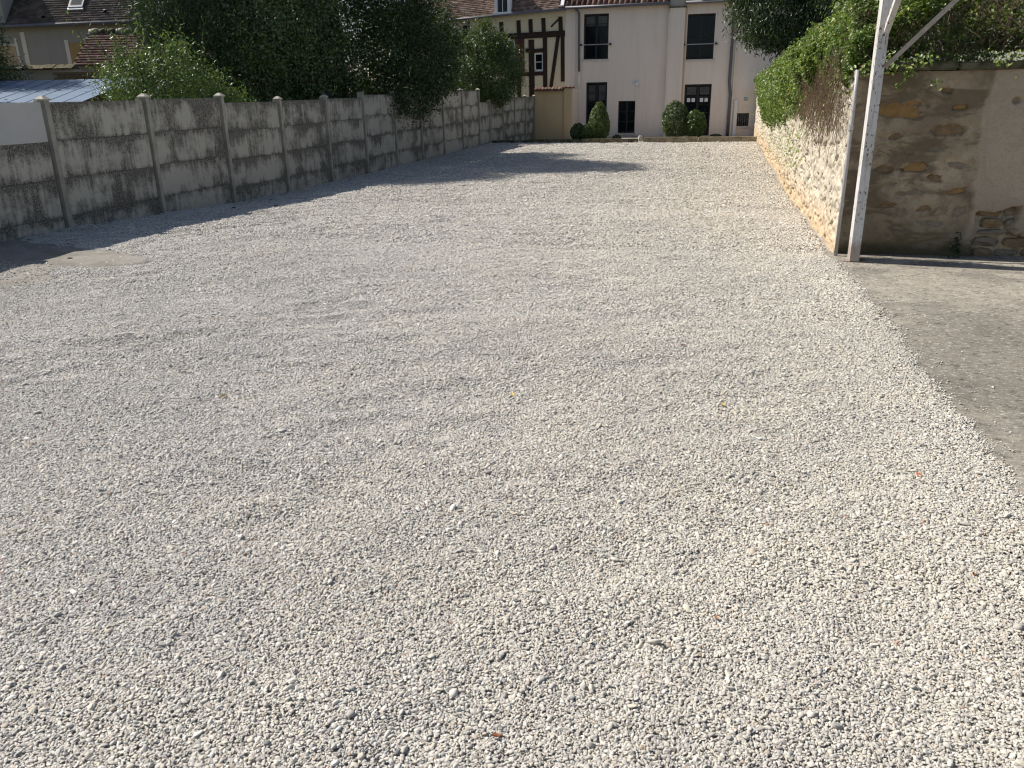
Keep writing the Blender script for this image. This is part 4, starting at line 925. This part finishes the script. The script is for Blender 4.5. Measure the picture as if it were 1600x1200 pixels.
def blobs(bl, per_m2, jitter=0.16, inner=0.25, clump=14, cr=0.16, lowcut=None):
    """clumps of leaves spread over (and a little inside) a union of ellipsoids"""
    Cs, Ns, Ts = [], [], []
    for (c, r) in bl:
        c, r = np.array(c, float), np.array(r, float)
        area = 4 * math.pi * ((r[0] * r[1]) ** 1.6 / 3 + (r[0] * r[2]) ** 1.6 / 3 + (r[1] * r[2]) ** 1.6 / 3) ** (1 / 1.6)
        m_ = max(4, int(area * per_m2 / clump))
        d = rng.normal(size=(m_, 3)); d /= np.linalg.norm(d, axis=1, keepdims=True)
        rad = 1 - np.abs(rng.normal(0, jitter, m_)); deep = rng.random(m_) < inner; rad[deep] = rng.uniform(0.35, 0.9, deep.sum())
        rad += 0.62 * (fbm(d[:, 0] * 3.3 + c[0] + 50, d[:, 2] * 3.3 + d[:, 1] * 2.2 + 50, 3, 5) - .5)
        p = c + d * r * rad[:, None]
        inside = np.zeros(m_, bool)
        for (c2, r2) in bl:
            c2, r2 = np.array(c2, float), np.array(r2, float)
            if (c2 == c).all(): continue
            inside |= (((p - c2) / (r2 * 0.72)) ** 2).sum(1) < 1
        p, d = p[~inside], d[~inside]; m_ = len(p)
        nn = d / r; nn /= np.linalg.norm(nn, axis=1, keepdims=True)
        ct = rng.random(m_)
        q = np.repeat(p, clump, 0) + rng.normal(0, cr, (m_ * clump, 3)) * np.array([1, 1, .8])
        nq = np.repeat(nn, clump, 0) * 0.7 + rng.normal(0, .65, (m_ * clump, 3)) + np.array([0, 0, .35])
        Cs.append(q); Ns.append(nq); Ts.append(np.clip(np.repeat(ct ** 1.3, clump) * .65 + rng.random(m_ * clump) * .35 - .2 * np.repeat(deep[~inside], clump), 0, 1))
    return np.concatenate(Cs), np.concatenate(Ns), np.concatenate(Ts)

def trunk(parent, base, top, r, limbs, mat=M_BARK, name='trunk'):
    b = Vector(base); t = Vector(top); mid = (b + t) / 2 + Vector((random.uniform(-.15, .15), random.uniform(-.15, .15), 0))
    o = MB().tube([b, mid, t], [r, r * .75, r * .4], 10).build(name, mat, parent, True)
    for l in limbs:
        st = b.lerp(t, random.uniform(.35, .95)); e = Vector(l); m2 = (st + e) / 2 + Vector((0, 0, random.uniform(.0, .25)))
        MB().tube([st, m2, e], [r * .35, r * .22, r * .07], 7).build('limb', mat, parent, True)
    return o

def tree(name, base, label, bl, per, size, aspect, mat, cat='tree', group=None, clump=14, cr=0.16, r=0.14, fine=False, inner=.25, jitter=.16, droop=0.0, tb=0.0, limbs=6, filt=None):
    root = empty(name, base, label=label, cat=cat, group=group)
    B_ = np.array(base, float)
    C, N_, Tn = blobs([(np.array(c) - B_, r_) for c, r_ in bl], per, jitter, inner, clump, cr)
    if filt is not None:
        k = filt(C + B_); C, N_, Tn = C[k], N_[k], Tn[k]
    k = C[:, 2] > 0.02; C, N_, Tn = C[k], N_[k], Tn[k]
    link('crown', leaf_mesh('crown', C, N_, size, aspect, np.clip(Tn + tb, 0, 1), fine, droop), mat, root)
    if r:
        tops = [np.array(c) - B_ for c, _ in bl]; hi = max(t[2] for t in tops)
        trunk(root, (0, 0, -0.05), (tops[0][0] * .5, tops[0][1] * .5, hi), r, [tuple(random.choice(tops) + np.array([random.uniform(-.6, .6), random.uniform(-.6, .6), random.uniform(-.3, .5)])) for _ in range(limbs)])
    return root

# big laurel leaning over the fence: its crown is what throws the long shadow across the gravel
tree('laurel_tree', (-10.6, 22.2, -1.95), 'large dark glossy laurel whose branches hang over the fence',
     [((-10.6, 21.8, 1.0), (2.0, 2.9, 2.1)), ((-9.7, 23.6, 1.0), (1.7, 2.4, 1.5)), ((-10.4, 20.6, 0.6), (1.4, 1.8, 1.3)), ((-10.5, 22.0, 3.0), (2.1, 2.9, 2.2)), ((-10.2, 22.0, 4.9), (1.3, 1.7, 1.7)), ((-9.2, 22.7, 0.10), (0.95, 1.9, 0.75)), ((-9.1, 24.8, 0.55), (1.0, 1.2, 0.9)), ((-9.0, 25.3, 1.7), (1.0, 1.0, 1.1)), ((-9.1, 22.0, 2.6), (1.2, 1.8, 1.2)), ((-9.3, 23.6, -.45), (.55, .8, .4))],
     560, 0.095, 0.5, M_LAURELD, clump=26, cr=0.17, r=0.2, inner=.45, tb=.0)
tree('laurel_tree', (-11.2, 18.7, -1.95), 'dark bushy evergreen with pale glints behind the third to fifth fence bays',
     [((-11.1, 18.7, 0.7), (1.1, 1.2, 1.5)), ((-10.7, 18.5, 1.8), (1.2, 1.2, 1.4)), ((-10.3, 19.2, 0.3), (.9, 1.0, 1.1)), ((-10.9, 18.8, 3.0), (1.2, 1.2, 1.3)), ((-11.3, 18.4, -.3), (.8, .8, 1.0)), ((-10.0, 19.4, 1.4), (.8, .9, 1.2))],
     820, 0.07, 0.5, M_LAUREL, clump=22, cr=0.14, r=0.15, tb=.3, jitter=.2)
# conifer with feathery shoots to its left
tree('conifer_tree', (-12.2, 17.8, -1.95), 'feathery dark green conifer standing between the flowering shrub and the evergreens',
     [((-12.3, 17.8, 0.6), (.8, .9, 1.3)), ((-12.6, 17.5, 1.7), (.75, .8, 1.1)), ((-11.8, 17.9, 1.6), (.9, .9, 1.5)), ((-11.8, 17.9, 0.0), (.8, .9, 1.0)), ((-12.1, 17.8, 3.2), (.9, .9, 1.5))],
     900, 0.15, 0.12, M_CONIF, clump=16, cr=0.13, r=0.12, jitter=.28, droop=-0.9)
# flowering shrub, bright and loose
SB = (-10.7, 14.0, -1.95)
fs = tree('flowering_shrub', SB, 'bright green shrub with small white flower heads rising above the second fence bay',
     [((-10.9, 13.9, 0.15), (0.62, 0.7, 0.55)), ((-10.3, 14.2, 0.2), (0.65, .7, 0.55)), ((-11.25, 13.9, 0.35), (.34, .4, .36)), ((-10.95, 14.1, 0.65), (.3, .3, .3)), ((-10.45, 14.2, 0.62), (.38, .4, .35)), ((-9.9, 14.5, .2), (.5, .6, .45)), ((-9.5, 14.7, -.1), (.4, .5, .35)), ((-10.35, 14.5, .85), (.28, .3, .3)), ((-10.6, 13.8, -0.7), (1.0, .9, 0.8))],
     900, 0.07, 0.3, M_SHRUB, cat='shrub', clump=9, cr=0.12, r=0.04, jitter=.34, droop=-0.2)
C, N_, Tn = blobs([((-0.1, -0.05, 2.1), (0.75, .75, 0.65)), ((0.5, .3, 2.1), (.6, .6, .5))], 16, .12, 0, 2, .04)
k = C[:, 2] > 1.8
link('flower_heads', leaf_mesh('flower_heads', C[k], N_[k], 0.045, .5, None), M_FLOWER, fs, kind='stuff')
st = MB()
Cs = []
for i in range(26):   # long flowering wands
    a = Vector((random.uniform(-.85, 1.1), random.uniform(-.5, .5), 2.45)); e = a + Vector((random.uniform(-.35, .25), random.uniform(-.2, .2), random.uniform(.45, 1.05)))
    st.tube([a, (a + e) / 2 + Vector((.03, 0, .03)), e], [.006, .005, .003], 5)
    for t in np.linspace(0.1, 1, 22): Cs.append(np.array(a.lerp(e, t)) + rng.normal(0, .035, 3))
st.build('stems', M_BARK, fs, kind='stuff')
Cs = np.array(Cs); link('wand_leaves', leaf_mesh('wand_leaves', Cs, rng.normal(size=Cs.shape), .085, .3, None), M_SHRUB, fs, kind='stuff')
# smaller shrub-tree near the end of the fence
tree('bay_tree', (-9.5, 31.8, -1.95), 'medium olive green bushy tree in front of the half timbered house',
     [((-9.4, 31.8, 0.7), (1.15, 1.3, 1.4)), ((-8.9, 32.2, 0.55), (1.0, 1.2, 1.05)), ((-9.9, 31.3, 0.8), (.8, .8, 1.2)), ((-9.2, 31.8, 1.7), (.7, .7, .7)), ((-10.0, 31.4, 1.6), (.5, .5, .55)), ((-8.5, 32.6, 1.0), (.6, .6, .9)), ((-8.75, 31.6, 0.0), (.6, .8, .45)), ((-9.15, 31.8, 2.25), (.3, .3, .45)), ((-8.55, 32.3, 1.75), (.22, .22, .5))],
     760, 0.09, 0.42, M_MIDLEAF, clump=18, cr=0.15, r=0.1, jitter=.24, tb=-.1)
# tree tip at the far left edge
tree('conifer_tree', hf(-13.6, 22, -2.1), 'feathery conifer cut off by the left edge, in front of the beige house',
     [(hf(-13.8, 22, 1.6), (.9, .9, 1.6)), (hf(-13.9, 22, 0.9), (.9, .9, .8)), (hf(-14.2, 22, 3.2), (1.0, 1.0, 1.4))],
     700, 0.14, 0.16, M_CONIF, clump=14, cr=.12, r=.1, jitter=.22, tb=.25)
tree('dark_bush', hf(-13.6, 23.6, -2.1), 'small dark bush at the foot of the mossy garden wall',
     [(hf(-13.75, 23.6, .7), (.45, .45, .5)), (hf(-14.3, 23.6, .3), (.6, .5, .4))], 700, .06, .5, M_LAUREL, cat='bush', r=.03, limbs=2)
# a screen of greenery far behind, seen only from beside the photograph's view
for i, (x, y) in enumerate(((-24, 20), (-20, 14), (10, 44), (16, 38))):
    tree('garden_tree', (x, y, -2.1), ['broad green garden tree far behind the sheds on the left', 'rounded green garden tree far left outside the fence', 'green tree behind the rendered house on the right', 'green tree far right beyond the yard'][i],
         [((x, y, 2.5), (2.2, 2.2, 2.6)), ((x + .6, y, 4.2), (1.5, 1.5, 1.5))], 160, .16, .5, M_MIDLEAF, clump=12, cr=.2, r=.2)

# clipped bushes behind the curb
def topiary(name, label, x, y, zc, r, rz, n, mat, size=.065, cone=False, tb=0.0):
    root = empty(name, (x, y, -1.95), label=label, cat='bush')
    d = rng.normal(size=(n, 3)); d /= np.linalg.norm(d, axis=1, keepdims=True)
    rad = 1 - np.abs(rng.normal(0, .05, n)) - 0.26 * (fbm(d[:, 0] * 5 + 9, d[:, 2] * 5 + d[:, 1] * 4, 3, int(x * 7 + 90)) - .35) + (rng.random(n) < .03) * .07
    P = d * rad[:, None] * np.array([r, r, rz])
    if cone:
        t = (P[:, 2] + rz) / (2 * rz); P[:, :2] *= (1.12 - 0.35 * t)[:, None]
    P[:, 2] += zc + 1.95; k = P[:, 2] > 0.03
    nn = d + rng.normal(0, .8, (n, 3)) + np.array([0, 0, .3])
    link('foliage', leaf_mesh('foliage', P[k], nn[k], size, .55, np.clip(rng.random(n)[k] * .8 + tb + .15, 0, 1)), mat, root)
    trunk(root, (0, 0, -.02), (0, 0, zc + 1.95), .035, [(r * .4, 0, zc + 1.95 + rz * .3), (-r * .4, 0.05, zc + 1.95 + rz * .2), (0, -r * .3, zc + 1.95 + rz * .4)])
    return root
topiary('clipped_bush', 'tall cone shaped clipped bush in front of the left french window', -4.72, 32.1, -1.13, .42, .78, 9000, M_BOX, cone=True, tb=.15)
topiary('clipped_bush', 'small bush squeezed between the dark round bush and the tall cone', -5.13, 32.0, -1.50, .27, .34, 3000, M_BOX)
topiary('clipped_bush', 'small dark round bush left of the tall cone by the curb', -5.55, 32.1, -1.48, .30, .34, 4000, M_LAUREL, tb=.1)
topiary('clipped_bush', 'big dome shaped clipped bush left of the right french window', -1.86, 32.1, -1.10, -.0 + .50, .72, 9000, M_BOX, .06, tb=-.15)
topiary('clipped_bush', 'medium ball shaped bush in front of the right french window', -1.10, 31.95, -1.22, .42, .50, 7000, M_BOX, tb=-.1)
topiary('clipped_bush', 'low dark mound of leaves behind the curb by the downpipe', -0.32, 32.0, -1.78, .32, .22, 2500, M_LAUREL)
topiary('clipped_bush', 'tiny dark tuft behind the curb under the narrow window', -4.02, 32.0, -1.74, .18, .16, 1400, M_LAUREL)

# dark drooping tree behind the climber, top right
tree('drooping_tree', (2.2, 27.5, -2.0), 'dark tree with drooping leaves above the far end of the rubble wall',
     [((2.2, 27.5, 3.1), (2.0, 2.0, 2.1)), ((1.0, 26.8, 2.3), (1.1, 1.4, 1.2)), ((3.0, 26.5, 2.2), (1.4, 1.6, 1.4)), ((0.6, 27.0, 3.5), (1.2, 1.4, 1.2)), ((1.6, 26.4, 1.7), (.9, 1.0, .8))],
     520, 0.15, 0.22, M_BAMB, clump=12, cr=.16, r=.16, droop=1.1)

# the climber along the wall tops
cl = empty('climbing_plant', (1.35, 9.2, -1.7), label='green leafy climber sprawling over both wall tops with dry brown stems hanging at the corner', cat='climber')
CB = np.array(cl.location)
def shell_right(n, y0, y1):
    y = rng.uniform(y0, y1, n); ytop = np.interp(y, [8.9, 10.5, 12, 15.5, 20, 29, 34], [.95, 1.1, 1.45, 1.4, 1.2, 1.0, .85]); t = rng.random(n)
    zl = np.interp(y, [8.9, 10.5, 12.2, 13.5, 15, 18, 24, 30, 34], [.16, .02, -.06, -.2, -.42, -.66, -.75, -.3, .1]) + .75 * (fbm(y * 1.7, y * 0, 4, 61) - .5)
    # cross-section: hanging face, bulging lip, slope up and back
    reach = np.interp(y, [8.9, 11, 15, 25, 34], [.10, .22, .34, .30, .15]) + .30 * (fbm(y * 1.1, t * 3, 3, 62) - .5)
    z = zl + (ytop - zl) * t
    s_ = np.clip((z - 0.0) / np.maximum(ytop, .2), 0, 1)
    x = 1.14 - reach * np.sin(np.clip((z - zl) / (0.75 * (ytop - zl) + .01), 0, 1) * np.pi) * 1.0 + 0.85 * s_ ** 2.2
    lump = (fbm(y * 1.6, z * 2.4, 3, 63) - .5) * .45
    nrm = np.stack([-1.0 + .6 * s_, -.3 + 0 * y, .25 + 1.1 * s_], -1)
    P = np.stack([x, y, z], -1) - nrm * (np.abs(rng.normal(0, .09, n)) - lump)[:, None]
    return P, nrm, t
def shell_front(n):
    x = rng.uniform(1.15, 5.6, n); t = rng.random(n) ** .9
    zb_ = .27 + .10 * (fbm(x * 2.2, x * 0, 3, 64) - .4); z = zb_ + (1.85 - zb_) * t
    y = 9.06 + 1.35 * t ** 1.1 + .34 * (fbm(x * 1.8, z * 2.4, 3, 65) - .5) + np.abs(rng.normal(0, .10, n)) + .22 * sstep(.12, 0, t)
    nrm = np.stack([-.5 + 0 * x, -.75 + 0 * x, 1.0 + 0 * x], -1)
    return np.stack([x, y, z], -1), nrm, t
P1, n1, t1 = shell_right(62000, 8.95, 14); P2, n2, t2 = shell_right(56000, 14, 34); P3, n3, t3 = shell_front(70000)
P = np.concatenate([P1, P2, P3]); nn = np.concatenate([n1, n2, n3])
lump = fbm(P[:, 1] * 2.1 + P[:, 0] * 1.7, P[:, 2] * 3.0, 3, 66)
keep = (rng.random(len(P)) < sstep(.30, .48, lump) * .9 + .12)
keep &= ~((P[:, 1] < 8.93) & (P[:, 2] < .12))
P, nn, lump = P[keep], nn[keep], lump[keep]
nn = nn / np.linalg.norm(nn, axis=1, keepdims=True) * .8 + rng.normal(0, .55, P.shape)
tint_ = np.clip(rng.normal(.38, .17, len(P)) + (lump - .5) * .7 + (rng.random(len(P)) < .02) * .5, 0, 1)
link('leaves', leaf_mesh('leaves', P - CB, nn, np.where(P[:, 1] < 14, .042, .055), .6, tint_, True), M_IVY, cl, kind='stuff')
# filler depth behind the outer leaves so the mass is not hollow
bl = [((2.0, y, .45), (.75, 1.1, .45)) for y in np.arange(12, 33, 1.8)] + [((x, 10.9, .75), (.9, .6, .6)) for x in np.arange(1.9, 5.6, .9)]
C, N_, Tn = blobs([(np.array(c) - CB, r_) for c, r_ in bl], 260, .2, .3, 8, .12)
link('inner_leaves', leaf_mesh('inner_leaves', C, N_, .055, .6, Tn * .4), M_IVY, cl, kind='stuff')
# loose shoots standing off the mass
Cs = []; Ns_ = []
for i in range(420):
    j = random.randrange(len(P)); a = P[j]; dr = nn[j] / (np.linalg.norm(nn[j]) + 1e-6) * .6 + np.array([random.gauss(-.1, .5), random.gauss(0, .5), random.gauss(.1, .6)])
    L_ = random.uniform(.08, .32)
    for t in np.linspace(0, 1, int(6 + L_ * 30)):
        Cs.append(a + dr * L_ * t + np.array([0, 0, -.25 * L_ * t * t]) + rng.normal(0, .012, 3)); Ns_.append(rng.normal(size=3) + [-.5, -.3, .8])
Cs = np.array(Cs); link('loose_shoots', leaf_mesh('loose_shoots', Cs - CB, np.array(Ns_), .042, .55, rng.uniform(.3, 1, len(Cs)), True), M_IVY, cl, kind='stuff')
# dry hanging stems
V = []; F = []
def stems(n, fn, r=.0022):
    for i in range(n):
        pts = fn(i); prev = None
        for j, p in enumerate(pts):
            b0 = len(V)
            for a in range(3): V.append((p[0] + r * math.cos(a * 2.09), p[1] + r * math.sin(a * 2.09), p[2]))
            if prev is not None:
                for a in range(3): F.append((prev + a, prev + (a + 1) % 3, b0 + (a + 1) % 3, b0 + a))
            prev = b0
def hang(i):
    y = 8.98 + abs(random.gauss(0, 1)) * 2.6 if random.random() < .85 else random.uniform(9, 22)
    x = 1.10 + random.uniform(-.09, .03); z = random.uniform(-.25, .4)
    L_ = random.uniform(.15, .95) * random.uniform(.5, 1) * (1.0 if y < 13 else .8); p = [x, y, z]; out = []
    vy = random.uniform(-.6, .6)
    for s_ in range(6):
        out.append(tuple(p)); p = [max(p[0] + random.gauss(-.004, .022), .9), p[1] + vy * L_ / 6 + random.gauss(0, .03), p[2] - L_ / 6 * random.uniform(.5, 1.2)]
        p[0] = min(p[0], 1.13)
    return out
stems(1000, hang)
def sprawl(i):
    x = random.uniform(1.2, 4.5); y = 9.02 + random.uniform(-.04, .4); z = .3 + random.uniform(-.06, .5); p = [x, y, z]; out = []
    dx = random.uniform(-.08, .08)
    for s_ in range(5): out.append(tuple(p)); p = [p[0] + dx + random.gauss(0, .03), p[1] + random.gauss(-.008, .03), p[2] + random.gauss(-.01, .05)]
    return out
stems(1300, sprawl, .003)
link('dry_stems', npmesh('dry_stems', np.array(V) - CB, np.array(F)), M_TWIG, cl, kind='stuff')
# sprigs: on the wall face and drooping over the coping
Cs = []; Nn = []
for (y, z, s_, n_) in ((9.9, -.02, .16, 90), (10.6, -.25, .12, 40), (15.2, -.9, .25, 120), (13.2, -.85, .2, 60), (17.5, -1.0, .3, 120), (12.2, -.55, .12, 30), (21, -1.1, .35, 120), (9.3, .05, .08, 40), (14.2, -1.15, .2, 40), (26, -1.0, .5, 120)):
    for i in range(n_): Cs.append((1.10 - abs(random.gauss(0, .03)), y + random.gauss(0, s_ * 1.4), z + random.gauss(0, s_))); Nn.append((-1, -.3, .4))
for (x, z, s_, n_) in ((1.42, .20, .07, 60), (1.62, .14, .07, 40), (1.80, .22, .05, 26), (1.93, .02, .035, 10), (1.58, -.02, .03, 10), (2.5, .2, .08, 20), (1.27, .16, .05, 30)):
    for i in range(n_): Cs.append((x + random.gauss(0, s_), 8.87 - abs(random.gauss(0, .03)), z + random.gauss(0, s_ * .7))); Nn.append((-.4, -1, .5))
Cs = np.array(Cs); Nn = np.array(Nn) + rng.normal(0, .4, Cs.shape)
link('sprigs', leaf_mesh('sprigs', Cs - CB, Nn, .04, .62, rng.uniform(.3, .9, len(Cs)), True), M_IVY, cl, kind='stuff')
tw = MB()
for pts in ([(1.80, 8.86, .24), (1.88, 8.85, .10), (1.95, 8.85, .0), (1.93, 8.85, -.06), (1.86, 8.85, -.12), (1.74, 8.85, -.125)], [(1.6, 8.86, .22), (1.6, 8.85, .08), (1.55, 8.85, -.04)], [(1.27, 8.86, .2), (1.28, 8.86, .0), (1.25, 8.86, -.1)]):
    tw.tube(pts, .003, 5)
tw.build('hanging_twigs', M_TWIG, cl, kind='stuff')

# weed at the foot of the plaster wall
wd = empty('weed', (2.33, 8.90, -1.66), label='small dark green weed growing at the foot of the plaster wall', cat='weed')
n = 60; C = np.stack([rng.normal(0, .035, n), rng.normal(-.03, .02, n), np.abs(rng.normal(.13, .07, n))], -1)
link('leaves', leaf_mesh('leaves', C, rng.normal(size=(n, 3)) + [0, -1, .5], .05, .4, rng.random(n) * .5, True), M_BAMB, wd)
MB().tube([(0, 0, 0), (0.01, -.02, .1), (-.01, -.03, .22)], [.004, .003, .002], 6).build('stem', M_BARK, wd)

# fallen leaves on the gravel
names = ['fallen orange brown leaf nearest the concrete slab on the right', 'fallen brown leaf in the right foreground gravel', 'small orange leaf right of centre in the gravel', 'ochre leaf lying in the middle of the gravel', 'pale yellow leaf right of centre on the gravel', 'tiny dark red leaf near the bottom of the picture', 'reddish leaf in the gravel at the right edge', 'yellowish leaf left of centre in the gravel']
for i, (x, y) in enumerate(((0.95, 3.58), (0.08, 2.33), (-0.18, 5.34), (-1.11, 4.25), (0.09, 4.31), (-0.5, 1.66), (0.97, 2.77), (-2.79, 3.87))):
    s_ = 0.011 if i in (1, 5, 6) else 0.02
    lv = MB().add([(-s_, 0, .004), (-.3 * s_, .55 * s_, .010), (.5 * s_, .45 * s_, .008), (s_ * 1.2, 0, .002), (.5 * s_, -.5 * s_, .009), (-.3 * s_, -.6 * s_, .011), (.1 * s_, 0, 0)], [(0, 6, 1), (1, 6, 2), (2, 6, 3), (3, 6, 4), (4, 6, 5), (5, 6, 0)]).build('fallen_leaf', M_DEADY if i in (3, 4, 7) else M_DEAD, None)
    lv.location = (x, y, float(gz(np.array(x), np.array(y))) + 0.010); lv.rotation_euler = (random.uniform(-.2, .2), random.uniform(-.2, .2), random.uniform(0, 6))
    tag(lv, names[i], 'leaf', 'fallen leaves on the gravel')
# a few dark crumbs of debris at the fence shadow
for i, (x, y) in enumerate(((-7.9, 12.0), (-7.3, 12.3), (-7.05, 7.4))):
    o = rock('dirt_clod', .035, .015, .025, 300 + i, M_BARK, None, (x, y, float(gz(np.array(x), np.array(y))) + .012))
    tag(o, ['dark clod of dirt in the fence shadow nearer the fence', 'dark clod of dirt in the fence shadow farther from the fence', 'dark clod of dirt on the broken screed'][i], 'dirt')
